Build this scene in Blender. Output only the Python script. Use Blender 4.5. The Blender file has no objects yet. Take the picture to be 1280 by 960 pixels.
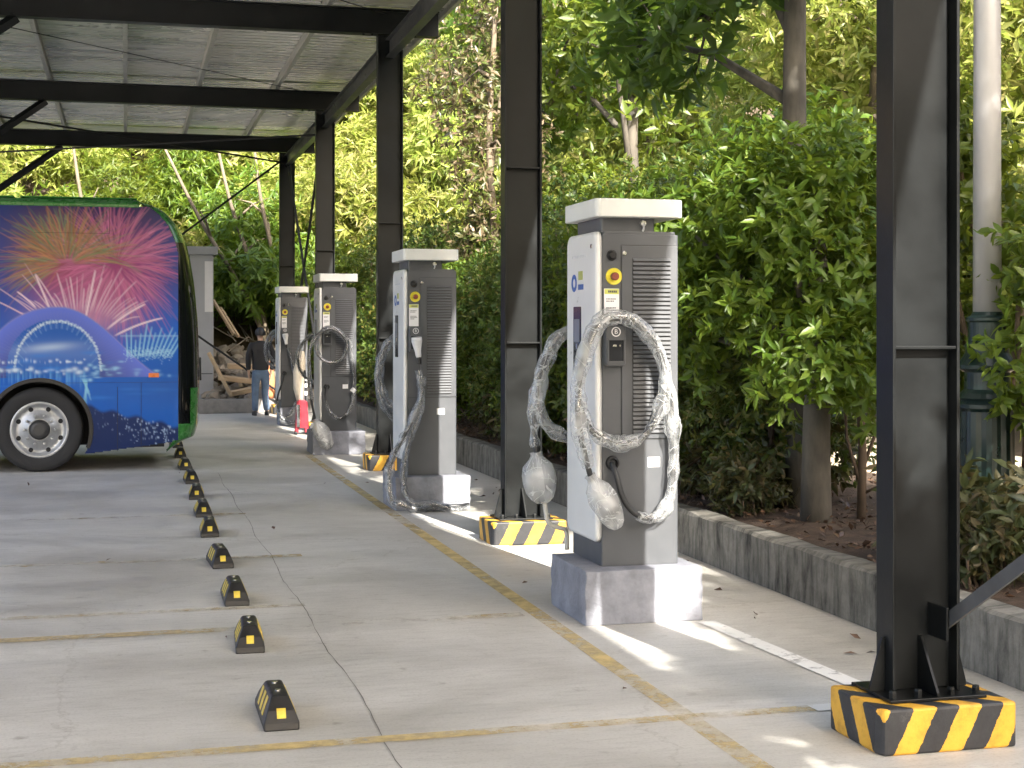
import bpy, bmesh, math, random
import numpy as np
from mathutils import Vector, Matrix

random.seed(7)
RNG = np.random.default_rng(11)
SC = bpy.context.scene
COL = SC.collection
PI = math.pi

# ------------------------------------------------------------------ camera
FPX, HOR, CAMZ = 1870.0, 412.0, 1.6
YAW = math.atan(482 / FPX)
cam = bpy.data.cameras.new('camera')
cam_o = bpy.data.objects.new('camera', cam)
COL.objects.link(cam_o)
cam_o.location = (0, 0, CAMZ)
cam_o.rotation_euler = (math.radians(90), 0, -YAW)
cam.sensor_width = 36.0
cam.lens = FPX / 1280 * 36.0
cam.shift_y = -(480 - HOR) / 1280
cam.clip_end = 2000
SC.camera = cam_o


def px_of(X, Y, Z):
    """where a world point was measured in the photograph (used only to lay out the printed picture on the bus)"""
    d = X * math.sin(YAW) + Y * math.cos(YAW)
    xr = X * math.cos(YAW) - Y * math.sin(YAW)
    return 640 + FPX * xr / d, HOR - FPX * (Z - CAMZ) / d


# ------------------------------------------------------------------ materials
def new_mat(name):
    m = bpy.data.materials.new(name)
    m.use_nodes = True
    nt = m.node_tree
    return m, nt, nt.nodes['Principled BSDF']


def N(nt, t, **kw):
    n = nt.nodes.new(t)
    for k, v in kw.items():
        if k in n.inputs:
            n.inputs[k].default_value = v
        else:
            setattr(n, k, v)
    return n


def c4(c):
    return (c[0], c[1], c[2], 1.0)


def ramp(nt, stops, interp='LINEAR'):
    r = nt.nodes.new('ShaderNodeValToRGB')
    r.color_ramp.interpolation = interp
    els = r.color_ramp.elements
    while len(els) < len(stops):
        els.new(0.5)
    for e, (p, c) in zip(els, stops):
        e.position = p
        e.color = c4(c)
    return r


def simple(name, col, rough=0.5, metal=0.0, var=0.12, scale=9.0, bump=0.0, bscale=60.0, spec=0.5,
           coat=0.0, stretch=(1, 1, 1), rvar=0.1):
    """a plain paint / metal / plastic with slight procedural unevenness"""
    m, nt, p = new_mat(name)
    tc = N(nt, 'ShaderNodeTexCoord')
    mp = N(nt, 'ShaderNodeMapping')
    mp.inputs['Scale'].default_value = stretch
    nt.links.new(tc.outputs['Object'], mp.inputs['Vector'])
    no = N(nt, 'ShaderNodeTexNoise', Scale=scale, Detail=6.0, Roughness=0.6)
    nt.links.new(mp.outputs[0], no.inputs['Vector'])
    lo = [max(0, x * (1 - var)) for x in col]
    hi = [min(1, x * (1 + var)) for x in col]
    r = ramp(nt, [(0.3, lo), (0.7, hi)])
    nt.links.new(no.outputs['Fac'], r.inputs[0])
    nt.links.new(r.outputs[0], p.inputs['Base Color'])
    mr = N(nt, 'ShaderNodeMapRange')
    mr.inputs['From Min'].default_value = 0.3
    mr.inputs['From Max'].default_value = 0.7
    mr.inputs['To Min'].default_value = max(0.02, rough - rvar)
    mr.inputs['To Max'].default_value = min(1, rough + rvar)
    nt.links.new(no.outputs['Fac'], mr.inputs['Value'])
    nt.links.new(mr.outputs[0], p.inputs['Roughness'])
    p.inputs['Metallic'].default_value = metal
    p.inputs['Specular IOR Level'].default_value = spec
    p.inputs['Coat Weight'].default_value = coat
    p.inputs['Coat Roughness'].default_value = 0.16
    if bump:
        b = N(nt, 'ShaderNodeBump', Strength=bump, Distance=0.01)
        n2 = N(nt, 'ShaderNodeTexNoise', Scale=bscale, Detail=5.0)
        nt.links.new(mp.outputs[0], n2.inputs['Vector'])
        nt.links.new(n2.outputs['Fac'], b.inputs['Height'])
        nt.links.new(b.outputs[0], p.inputs['Normal'])
    return m


def leaf_mat(name, cols, trans=(0.2, 0.26, 0.03), tfac=0.35, rough=0.42, spec=0.5):
    m, nt, p = new_mat(name)
    geo = N(nt, 'ShaderNodeNewGeometry')
    oi = N(nt, 'ShaderNodeObjectInfo')
    r = ramp(nt, [(i / (len(cols) - 1), c) for i, c in enumerate(cols)])
    nt.links.new(geo.outputs['Random Per Island'], r.inputs[0])
    hs = N(nt, 'ShaderNodeHueSaturation')
    a = N(nt, 'ShaderNodeMapRange')
    a.inputs['To Min'].default_value = 0.8
    a.inputs['To Max'].default_value = 1.2
    nt.links.new(oi.outputs['Random'], a.inputs['Value'])
    nt.links.new(a.outputs[0], hs.inputs['Value'])
    b = N(nt, 'ShaderNodeMapRange')
    b.inputs['To Min'].default_value = 0.485
    b.inputs['To Max'].default_value = 0.515
    nt.links.new(oi.outputs['Random'], b.inputs['Value'])
    nt.links.new(b.outputs[0], hs.inputs['Hue'])
    nt.links.new(r.outputs[0], hs.inputs['Color'])
    nt.links.new(hs.outputs[0], p.inputs['Base Color'])
    p.inputs['Roughness'].default_value = rough
    p.inputs['Specular IOR Level'].default_value = spec
    t = N(nt, 'ShaderNodeBsdfTranslucent')
    mixc = N(nt, 'ShaderNodeMix', data_type='RGBA', blend_type='MIX')
    mixc.inputs[0].default_value = 0.5
    nt.links.new(hs.outputs[0], mixc.inputs[6])
    mixc.inputs[7].default_value = c4(trans)
    nt.links.new(mixc.outputs[2], t.inputs['Color'])
    mx = N(nt, 'ShaderNodeMixShader')
    mx.inputs[0].default_value = tfac
    out = nt.nodes['Material Output']
    nt.links.new(p.outputs[0], mx.inputs[1])
    nt.links.new(t.outputs[0], mx.inputs[2])
    nt.links.new(mx.outputs[0], out.inputs['Surface'])
    return m


def plastic_film(name, base=0.07, crease=0.6, tint=(0.80, 0.83, 0.84), bump=0.45, sx=1.4, sy=9.0, haze=0.10):
    """crinkled clear packing film: see-through, with milky bright creases and glossy folds"""
    m, nt, p = new_mat(name)
    tc = N(nt, 'ShaderNodeTexCoord')

    def M2(op, a, b):
        x = N(nt, 'ShaderNodeMath', operation=op)
        for i, v in enumerate((a, b)):
            if isinstance(v, (int, float)):
                x.inputs[i].default_value = v
            else:
                nt.links.new(v, x.inputs[i])
        return x.outputs[0]

    def noise(kx, ky, dist):
        mp = N(nt, 'ShaderNodeMapping')
        mp.inputs['Scale'].default_value = (kx, ky, 1)
        nt.links.new(tc.outputs['UV'], mp.inputs['Vector'])
        n = N(nt, 'ShaderNodeTexNoise', Scale=1.0, Detail=2.5, Roughness=0.5, Distortion=dist)
        nt.links.new(mp.outputs[0], n.inputs['Vector'])
        return n.outputs['Fac']

    def ridge(n, wdt):
        d = M2('ABSOLUTE', M2('SUBTRACT', n, 0.5), 0)
        mr = N(nt, 'ShaderNodeMapRange', interpolation_type='SMOOTHSTEP')
        mr.inputs['From Min'].default_value = wdt
        mr.inputs['From Max'].default_value = 0.0
        nt.links.new(d, mr.inputs['Value'])
        return mr.outputs[0]
    n1, n2, n3 = noise(sx, sy, 0.9), noise(sx * 2.6, sy * 0.45, 0.7), noise(1.3, 5.0, 0.3)
    r = M2('MAXIMUM', ridge(n1, 0.034), M2('MULTIPLY', ridge(n2, 0.026), 0.8))
    hz = N(nt, 'ShaderNodeMapRange')
    hz.inputs['From Min'].default_value = 0.42
    hz.inputs['From Max'].default_value = 0.68
    hz.inputs['To Min'].default_value = base
    hz.inputs['To Max'].default_value = base + 0.38
    nt.links.new(n3, hz.inputs['Value'])
    fac = M2('MAXIMUM', M2('MULTIPLY', r, crease), hz.outputs[0])
    lw = N(nt, 'ShaderNodeLayerWeight', Blend=0.42)
    fac = M2('MAXIMUM', fac, M2('MULTIPLY', M2('POWER', lw.outputs['Facing'], 1.7), 0.7))
    b = N(nt, 'ShaderNodeBump', Strength=bump, Distance=0.02)
    nt.links.new(M2('ADD', M2('ADD', n1, n2), M2('MULTIPLY', r, 0.25)), b.inputs['Height'])
    p.inputs['Base Color'].default_value = c4(tint)
    p.inputs['Roughness'].default_value = 0.14
    p.inputs['Specular IOR Level'].default_value = 0.9
    nt.links.new(b.outputs[0], p.inputs['Normal'])
    tl = N(nt, 'ShaderNodeBsdfTranslucent')
    tl.inputs['Color'].default_value = c4(tint)
    mm = N(nt, 'ShaderNodeMixShader')
    mm.inputs[0].default_value = 0.35
    nt.links.new(p.outputs[0], mm.inputs[1])
    nt.links.new(tl.outputs[0], mm.inputs[2])
    gl = N(nt, 'ShaderNodeBsdfGlossy', Roughness=0.12)
    nt.links.new(b.outputs[0], gl.inputs['Normal'])
    tr = N(nt, 'ShaderNodeBsdfTransparent')
    tg = N(nt, 'ShaderNodeMixShader')
    tg.inputs[0].default_value = haze
    nt.links.new(tr.outputs[0], tg.inputs[1])
    nt.links.new(gl.outputs[0], tg.inputs[2])
    mx = N(nt, 'ShaderNodeMixShader')
    nt.links.new(fac, mx.inputs[0])
    nt.links.new(tg.outputs[0], mx.inputs[1])
    nt.links.new(mm.outputs[0], mx.inputs[2])
    nt.links.new(mx.outputs[0], nt.nodes['Material Output'].inputs['Surface'])
    return m


def concrete_floor():
    m, nt, p = new_mat('concrete_floor')
    tc = N(nt, 'ShaderNodeTexCoord')

    def noise(scale, stretch, detail=6.0, rough=0.6, dist=0.0):
        mp = N(nt, 'ShaderNodeMapping')
        mp.inputs['Scale'].default_value = stretch
        nt.links.new(tc.outputs['Object'], mp.inputs['Vector'])
        n = N(nt, 'ShaderNodeTexNoise', Scale=scale, Detail=detail, Roughness=rough, Distortion=dist)
        nt.links.new(mp.outputs[0], n.inputs['Vector'])
        return n
    streak = noise(1.0, (0.32, 2.0, 1), 7, 0.62, 0.5)
    fine = noise(1.0, (5, 26, 1), 6, 0.7, 0.2)
    patch = noise(0.55, (1, 1, 1), 5, 0.6, 0.8)
    spot = noise(9.0, (1, 1, 1), 3, 0.5)
    r1 = ramp(nt, [(0.26, (0.45, 0.436, 0.40)), (0.5, (0.535, 0.518, 0.478)), (0.74, (0.63, 0.61, 0.57))])
    nt.links.new(streak.outputs['Fac'], r1.inputs[0])
    r2 = ramp(nt, [(0.32, (0.74, 0.73, 0.71)), (0.55, (1, 1, 1)), (0.75, (1.0, 1.0, 1.0))])
    nt.links.new(patch.outputs['Fac'], r2.inputs[0])
    r3 = ramp(nt, [(0.26, (0.78, 0.775, 0.765)), (0.5, (1, 1, 1)), (0.8, (1.0, 1.0, 1.0))])
    nt.links.new(fine.outputs['Fac'], r3.inputs[0])
    r4 = ramp(nt, [(0.20, (0.62, 0.60, 0.57)), (0.33, (1, 1, 1)), (0.7, (1, 1, 1)), (0.8, (1, 1, 1))])
    nt.links.new(spot.outputs['Fac'], r4.inputs[0])

    def mul(a, b):
        x = N(nt, 'ShaderNodeMix', data_type='RGBA', blend_type='MULTIPLY')
        x.inputs[0].default_value = 1.0
        nt.links.new(a, x.inputs[6])
        nt.links.new(b, x.inputs[7])
        return x.outputs[2]
    c = mul(mul(mul(r1.outputs[0], r2.outputs[0]), r3.outputs[0]), r4.outputs[0])
    # hairline cracks
    vo = N(nt, 'ShaderNodeTexVoronoi', feature='DISTANCE_TO_EDGE', Scale=0.33)
    wn = noise(1.6, (1, 1, 1), 6, 0.7)
    wm = N(nt, 'ShaderNodeMix', data_type='RGBA', blend_type='ADD')
    wm.inputs[0].default_value = 0.55
    nt.links.new(tc.outputs['Object'], wm.inputs[6])
    nt.links.new(wn.outputs['Color'], wm.inputs[7])
    nt.links.new(wm.outputs[2], vo.inputs['Vector'])
    rc = ramp(nt, [(0.0, (0.84, 0.83, 0.81)), (0.0016, (1, 1, 1)), (0.5, (1, 1, 1))])
    nt.links.new(vo.outputs['Distance'], rc.inputs[0])
    c = mul(c, rc.outputs[0])
    grit = noise(70.0, (1, 1, 1), 4, 0.7)
    rg = ramp(nt, [(0.3, (0.80, 0.79, 0.77)), (0.5, (1, 1, 1)), (0.8, (1, 1, 1))])
    nt.links.new(grit.outputs['Fac'], rg.inputs[0])
    c = mul(c, rg.outputs[0])
    nt.links.new(c, p.inputs['Base Color'])
    rr = N(nt, 'ShaderNodeMapRange')
    rr.inputs['From Min'].default_value = 0.3
    rr.inputs['From Max'].default_value = 0.7
    rr.inputs['To Min'].default_value = 0.42
    rr.inputs['To Max'].default_value = 0.72
    nt.links.new(streak.outputs['Fac'], rr.inputs['Value'])
    nt.links.new(rr.outputs[0], p.inputs['Roughness'])
    b = N(nt, 'ShaderNodeBump', Strength=0.25, Distance=0.01)
    nt.links.new(fine.outputs['Fac'], b.inputs['Height'])
    nt.links.new(b.outputs[0], p.inputs['Normal'])
    return m


def worn_paint(name, col, wear_lo, wear_hi, under=(0.30, 0.29, 0.265)):
    """road paint worn through to the concrete"""
    m, nt, p = new_mat(name)
    tc = N(nt, 'ShaderNodeTexCoord')
    no = N(nt, 'ShaderNodeTexNoise', Scale=7.0, Detail=8.0, Roughness=0.72)
    nt.links.new(tc.outputs['Object'], no.inputs['Vector'])
    n2 = N(nt, 'ShaderNodeTexNoise', Scale=0.7, Detail=3.0)
    nt.links.new(tc.outputs['Object'], n2.inputs['Vector'])
    ad = N(nt, 'ShaderNodeMath', operation='ADD')
    nt.links.new(no.outputs['Fac'], ad.inputs[0])
    nt.links.new(n2.outputs['Fac'], ad.inputs[1])
    r = ramp(nt, [(0, (0, 0, 0)), (1, (1, 1, 1))])
    mr = N(nt, 'ShaderNodeMapRange')
    mr.inputs['From Min'].default_value = wear_lo
    mr.inputs['From Max'].default_value = wear_hi
    nt.links.new(ad.outputs[0], mr.inputs['Value'])
    tr = N(nt, 'ShaderNodeBsdfTransparent')
    p.inputs['Base Color'].default_value = c4(col)
    p.inputs['Roughness'].default_value = 0.6
    mx = N(nt, 'ShaderNodeMixShader')
    nt.links.new(mr.outputs[0], mx.inputs[0])
    nt.links.new(p.outputs[0], mx.inputs[1])
    nt.links.new(tr.outputs[0], mx.inputs[2])
    nt.links.new(mx.outputs[0], nt.nodes['Material Output'].inputs['Surface'])
    return m


def stripes_mat():
    """hand painted yellow and black hazard stripes with chipped edges"""
    m, nt, p = new_mat('hazard_stripes')
    tc = N(nt, 'ShaderNodeTexCoord')
    sp = N(nt, 'ShaderNodeSeparateXYZ')
    nt.links.new(tc.outputs['Object'], sp.inputs[0])
    no = N(nt, 'ShaderNodeTexNoise', Scale=26.0, Detail=6.0, Roughness=0.7)
    nt.links.new(tc.outputs['Object'], no.inputs['Vector'])

    def ma(op, a, b):
        x = N(nt, 'ShaderNodeMath', operation=op)
        for i, v in enumerate((a, b)):
            if isinstance(v, (int, float)):
                x.inputs[i].default_value = v
            else:
                nt.links.new(v, x.inputs[i])
        return x.outputs[0]
    u = ma('SUBTRACT', sp.outputs['X'], ma('MULTIPLY', sp.outputs['Z'], 0.5))
    u = ma('ADD', u, ma('MULTIPLY', sp.outputs['Y'], 0.95))
    u = ma('ADD', u, ma('MULTIPLY', no.outputs['Fac'], 0.022))
    f = ma('FRACT', ma('DIVIDE', ma('ADD', u, 2.148), 0.192), 0)
    g = ma('GREATER_THAN', f, 0.5)
    dirt = N(nt, 'ShaderNodeTexNoise', Scale=9.0, Detail=8.0, Roughness=0.75)
    nt.links.new(tc.outputs['Object'], dirt.inputs['Vector'])
    yr = ramp(nt, [(0.3, (0.42, 0.21, 0.022)), (0.5, (0.66, 0.36, 0.035)), (0.7, (0.72, 0.42, 0.05))])
    br = ramp(nt, [(0.3, (0.016, 0.017, 0.02)), (0.6, (0.03, 0.031, 0.034)), (0.78, (0.10, 0.095, 0.09))])
    nt.links.new(dirt.outputs['Fac'], yr.inputs[0])
    nt.links.new(dirt.outputs['Fac'], br.inputs[0])
    mx = N(nt, 'ShaderNodeMix', data_type='RGBA')
    nt.links.new(g, mx.inputs[0])
    nt.links.new(yr.outputs[0], mx.inputs[6])
    nt.links.new(br.outputs[0], mx.inputs[7])
    # chips down to concrete
    ch = N(nt, 'ShaderNodeTexNoise', Scale=17.0, Detail=8.0, Roughness=0.7)
    nt.links.new(tc.outputs['Object'], ch.inputs['Vector'])
    cr = ramp(nt, [(0.70, (0, 0, 0)), (0.73, (1, 1, 1))])
    nt.links.new(ch.outputs['Fac'], cr.inputs[0])
    m2 = N(nt, 'ShaderNodeMix', data_type='RGBA')
    nt.links.new(cr.outputs[0], m2.inputs[0])
    nt.links.new(mx.outputs[2], m2.inputs[6])
    m2.inputs[7].default_value = (0.36, 0.33, 0.30, 1)
    nt.links.new(m2.outputs[2], p.inputs['Base Color'])
    p.inputs['Roughness'].default_value = 0.55
    b = N(nt, 'ShaderNodeBump', Strength=0.35, Distance=0.01)
    nt.links.new(dirt.outputs['Fac'], b.inputs['Height'])
    nt.links.new(b.outputs[0], p.inputs['Normal'])
    return m


def stained_wall():
    m, nt, p = new_mat('stained_concrete')
    tc = N(nt, 'ShaderNodeTexCoord')
    mp = N(nt, 'ShaderNodeMapping')
    mp.inputs['Scale'].default_value = (1, 7, 1.3)
    nt.links.new(tc.outputs['Object'], mp.inputs['Vector'])
    a = N(nt, 'ShaderNodeTexNoise', Scale=1.6, Detail=8.0, Roughness=0.68, Distortion=0.4)
    nt.links.new(mp.outputs[0], a.inputs['Vector'])
    b_ = N(nt, 'ShaderNodeTexNoise', Scale=11.0, Detail=8.0, Roughness=0.7)
    nt.links.new(tc.outputs['Object'], b_.inputs['Vector'])
    r = ramp(nt, [(0.34, (0.035, 0.034, 0.03)), (0.42, (0.12, 0.115, 0.10)), (0.55, (0.21, 0.20, 0.175)), (0.75, (0.30, 0.285, 0.25))])
    nt.links.new(a.outputs['Fac'], r.inputs[0])
    r2 = ramp(nt, [(0.3, (0.62, 0.62, 0.6)), (0.6, (1, 1, 1))])
    nt.links.new(b_.outputs['Fac'], r2.inputs[0])
    x = N(nt, 'ShaderNodeMix', data_type='RGBA', blend_type='MULTIPLY')
    x.inputs[0].default_value = 1
    nt.links.new(r.outputs[0], x.inputs[6])
    nt.links.new(r2.outputs[0], x.inputs[7])
    nt.links.new(x.outputs[2], p.inputs['Base Color'])
    p.inputs['Roughness'].default_value = 0.9
    bb = N(nt, 'ShaderNodeBump', Strength=0.5, Distance=0.02)
    nt.links.new(b_.outputs['Fac'], bb.inputs['Height'])
    nt.links.new(bb.outputs[0], p.inputs['Normal'])
    return m


def soil_mat(name, a, b, c, scale=4.0):
    m, nt, p = new_mat(name)
    tc = N(nt, 'ShaderNodeTexCoord')
    n = N(nt, 'ShaderNodeTexNoise', Scale=scale, Detail=10.0, Roughness=0.72)
    nt.links.new(tc.outputs['Object'], n.inputs['Vector'])
    r = ramp(nt, [(0.3, a), (0.5, b), (0.72, c)])
    nt.links.new(n.outputs['Fac'], r.inputs[0])
    nt.links.new(r.outputs[0], p.inputs['Base Color'])
    p.inputs['Roughness'].default_value = 0.95
    b2 = N(nt, 'ShaderNodeBump', Strength=0.8, Distance=0.05)
    nt.links.new(n.outputs['Fac'], b2.inputs['Height'])
    nt.links.new(b2.outputs[0], p.inputs['Normal'])
    return m


def vcol_mat(name, rough=0.3):
    m, nt, p = new_mat(name)
    a = N(nt, 'ShaderNodeVertexColor', layer_name='print')
    nt.links.new(a.outputs[0], p.inputs['Base Color'])
    p.inputs['Roughness'].default_value = rough
    p.inputs['Specular IOR Level'].default_value = 0.14
    p.inputs['Coat Weight'].default_value = 0.06
    p.inputs['Coat Roughness'].default_value = 0.1
    no = N(nt, 'ShaderNodeTexNoise', Scale=1.6, Detail=2.0)
    tc = N(nt, 'ShaderNodeTexCoord')
    nt.links.new(tc.outputs['Object'], no.inputs['Vector'])
    b = N(nt, 'ShaderNodeBump', Strength=0.12, Distance=0.03)
    nt.links.new(no.outputs['Fac'], b.inputs['Height'])
    nt.links.new(b.outputs[0], p.inputs['Coat Normal'])
    return m


M = dict(
    floor=concrete_floor(),
    yellow_line=worn_paint('yellow_line_paint', (0.60, 0.45, 0.18), 0.74, 1.22),
    faded_line=worn_paint('faded_line_paint', (0.54, 0.41, 0.19), 0.68, 1.12),
    white_line=worn_paint('white_line_paint', (0.70, 0.69, 0.66), 1.10, 1.3),
    joint=simple('joint_filler', (0.16, 0.15, 0.135), 0.9, var=0.4, scale=20),
    black_steel=simple('black_painted_steel', (0.0065, 0.0078, 0.0084), 0.43, var=0.45, scale=3.0, rvar=0.10,
                       bump=0.05, bscale=35, spec=0.17, coat=0.22),
    galv=simple('galvanised_purlin', (0.48, 0.47, 0.44), 0.45, 0.45, var=0.3, scale=14, rvar=0.15),
    roof=simple('roof_sheet_metal', (0.70, 0.685, 0.65), 0.30, 0.55, var=0.14, scale=1.2, stretch=(0.4, 3, 1), rvar=0.14),
    grey_lam=simple('tie_channel_paint', (0.055, 0.057, 0.058), 0.36, 0.0, var=0.4, scale=5, stretch=(1, .5, 1)),
    rod=simple('rod_dark', (0.012, 0.012, 0.012), 0.6, spec=0.3),
    tube=simple('tube_white', (0.75, 0.75, 0.72), 0.4),
    stripes=stripes_mat(),
    wall=stained_wall(),
    low_wall=simple('low_wall_cement', (0.24, 0.23, 0.215), 0.9, var=0.25, scale=6, bump=0.2),
    soil=soil_mat('planting_soil', (0.03, 0.02, 0.013), (0.07, 0.045, 0.03), (0.13, 0.085, 0.055), 7),
    earth=soil_mat('hill_earth', (0.04, 0.03, 0.018), (0.08, 0.058, 0.036), (0.13, 0.10, 0.06), 1.2),
    sand=soil_mat('pale_path', (0.36, 0.30, 0.21), (0.44, 0.37, 0.27), (0.5, 0.44, 0.33), 3),
    grassland=soil_mat('outer_ground', (0.10, 0.11, 0.05), (0.17, 0.16, 0.09), (0.25, 0.22, 0.14), 0.6),
    cab_grey=simple('cabinet_grey_paint', (0.075, 0.08, 0.088), 0.42, var=0.08, scale=6, rvar=0.06, bump=0.05, bscale=300),
    cab_dark=simple('cabinet_shadow_gap', (0.03, 0.031, 0.033), 0.6),
    cab_white=simple('cabinet_white_paint', (0.72, 0.72, 0.70), 0.33, var=0.04, scale=5, rvar=0.06),
    cap_white=simple('cabinet_cap_paint', (0.70, 0.71, 0.68), 0.4, var=0.06, scale=7),
    plinth=simple('plinth_lavender_grey', (0.222, 0.23, 0.262), 0.75, var=0.28, scale=8, bump=0.4, bscale=45),
    black_plastic=simple('black_plastic', (0.012, 0.012, 0.013), 0.35, var=0.3),
    black_rubber=simple('black_rubber', (0.011, 0.0105, 0.011), 0.45, var=0.5, scale=15, bump=0.15),
    yellow=simple('signal_yellow', (0.78, 0.66, 0.05), 0.45, var=0.08, scale=20),
    red=simple('signal_red', (0.22, 0.05, 0.03), 0.35),
    paper=simple('paper_white', (0.78, 0.78, 0.79), 0.5, var=0.03),
    ink=simple('ink_grey', (0.10, 0.10, 0.11), 0.7),
    lime=simple('lime_band', (0.55, 0.58, 0.12), 0.5),
    blue=simple('emblem_blue', (0.03, 0.10, 0.36), 0.4),
    olive=simple('emblem_olive', (0.40, 0.42, 0.12), 0.4),
    screen=simple('dark_screen', (0.02, 0.022, 0.026), 0.12, var=0.2, rvar=0.03),
    screen_lit=simple('grey_display', (0.20, 0.21, 0.23), 0.2, var=0.1, rvar=0.03),
    chrome=simple('bright_steel', (0.7, 0.7, 0.7), 0.25, 1.0),
    cable=simple('cable_black', (0.02, 0.021, 0.023), 0.45, var=0.2),
    gun=simple('connector_white', (0.72, 0.72, 0.72), 0.35),
    film=plastic_film('crinkled_film'),
    film_dim=plastic_film('crinkled_film_dusty', 0.10, 0.5, (0.50, 0.52, 0.54)),
    bag=plastic_film('milky_bag', 0.34, 0.9, (0.74, 0.75, 0.74), 0.5, 4.0, 9.0),
    hose=simple('white_hose', (0.62, 0.6, 0.54), 0.5),
    tyre=simple('tyre_rubber', (0.022, 0.022, 0.023), 0.8, var=0.25, bump=0.2),
    rim=simple('rim_silver', (0.42, 0.43, 0.44), 0.38, 0.55, var=0.15, scale=12),
    hub=simple('hub_dark', (0.05, 0.05, 0.05), 0.5, 0.3),
    print=vcol_mat('printed_wrap'),
    navy=simple('wrap_navy', (0.02, 0.05, 0.20), 0.3, var=0.3, scale=1.5, coat=0.3),
    glass_dark=simple('bus_black_glass', (0.006, 0.007, 0.008), 0.05, var=0.1, rvar=0.02, spec=0.8),
    bus_green=simple('bus_green_paint', (0.03, 0.17, 0.03), 0.28, var=0.1, coat=0.4),
    orange=simple('orange_reflector', (0.7, 0.16, 0.02), 0.3),
    underbody=simple('underbody', (0.015, 0.015, 0.016), 0.8),
    bark=simple('bark_grey', (0.075, 0.068, 0.055), 0.9, var=0.55, scale=7, bump=0.7, bscale=22, stretch=(1, 1, 0.4)),
    bark_pale=simple('bark_pale', (0.15, 0.122, 0.085), 0.85, var=0.3, scale=6, bump=0.4, stretch=(1, 1, 0.3)),
    twig=simple('twig_brown', (0.085, 0.06, 0.04), 0.9, var=0.3),
    pole=simple('lamp_pole_grey', (0.42, 0.42, 0.42), 0.45, 0.3, var=0.2, scale=3, stretch=(1, 1, 0.3)),
    lamp_green=simple('lamp_base_green', (0.008, 0.021, 0.019), 0.34, var=0.3, scale=4, coat=0.1),
    wood=simple('raw_timber', (0.42, 0.31, 0.19), 0.8, var=0.2, scale=4, stretch=(0.3, 3, 3)),
    stone=simple('rubble_stone', (0.26, 0.23, 0.19), 0.9, var=0.35, scale=4, bump=0.5, bscale=14),
    hut=simple('hut_grey_panel', (0.30, 0.31, 0.32), 0.55, var=0.08, scale=2),
    hut_light=simple('hut_pale_panel', (0.60, 0.60, 0.60), 0.5, var=0.05),
    skin=simple('skin', (0.42, 0.26, 0.18), 0.5, var=0.05),
    hair=simple('hair_black', (0.008, 0.007, 0.007), 0.5),
    jacket=simple('jacket_black', (0.012, 0.012, 0.014), 0.75, var=0.3),
    jeans=simple('jeans_blue', (0.085, 0.13, 0.20), 0.8, var=0.25, scale=12),
    shoes=simple('shoe_dark', (0.03, 0.028, 0.026), 0.6),
    jack_red=simple('jack_red_paint', (0.24, 0.012, 0.025), 0.4, var=0.15),
    cloth=simple('pale_wrap', (0.66, 0.60, 0.50), 0.7, var=0.08, scale=6, bump=0.3),
    sack=simple('sack_orange', (0.62, 0.25, 0.11), 0.8, var=0.2, scale=9, bump=0.4),
    leaf_hedge=leaf_mat('leaf_hedge', [(0.032, 0.062, 0.013), (0.052, 0.098, 0.018), (0.08, 0.135, 0.022), (0.115, 0.16, 0.028), (0.17, 0.14, 0.035)]),
    leaf_big=leaf_mat('leaf_big', [(0.026, 0.07, 0.018), (0.045, 0.105, 0.024), (0.08, 0.15, 0.03)], trans=(0.30, 0.46, 0.04), tfac=0.5),
    leaf_lush=leaf_mat('leaf_lush', [(0.05, 0.10, 0.012), (0.09, 0.15, 0.018), (0.14, 0.19, 0.025)], trans=(0.34, 0.40, 0.03), tfac=0.46),
    leaf_lime=leaf_mat('leaf_lime', [(0.13, 0.18, 0.025), (0.20, 0.25, 0.04), (0.28, 0.31, 0.07), (0.29, 0.26, 0.10)], trans=(0.46, 0.50, 0.10), tfac=0.45),
    leaf_dry=leaf_mat('leaf_dry', [(0.08, 0.11, 0.03), (0.12, 0.11, 0.05), (0.19, 0.145, 0.085), (0.08, 0.12, 0.025), (0.06, 0.10, 0.02)], trans=(0.3, 0.22, 0.1), tfac=0.3),
    leaf_low=leaf_mat('leaf_low', [(0.035, 0.05, 0.018), (0.06, 0.075, 0.025), (0.085, 0.085, 0.032), (0.13, 0.095, 0.045)], trans=(0.2, 0.18, 0.05), tfac=0.3),
    litter=leaf_mat('leaf_litter', [(0.05, 0.03, 0.02), (0.10, 0.06, 0.035), (0.15, 0.085, 0.05)], trans=(0.1, 0.05, 0.03), tfac=0.1),
)


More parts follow.
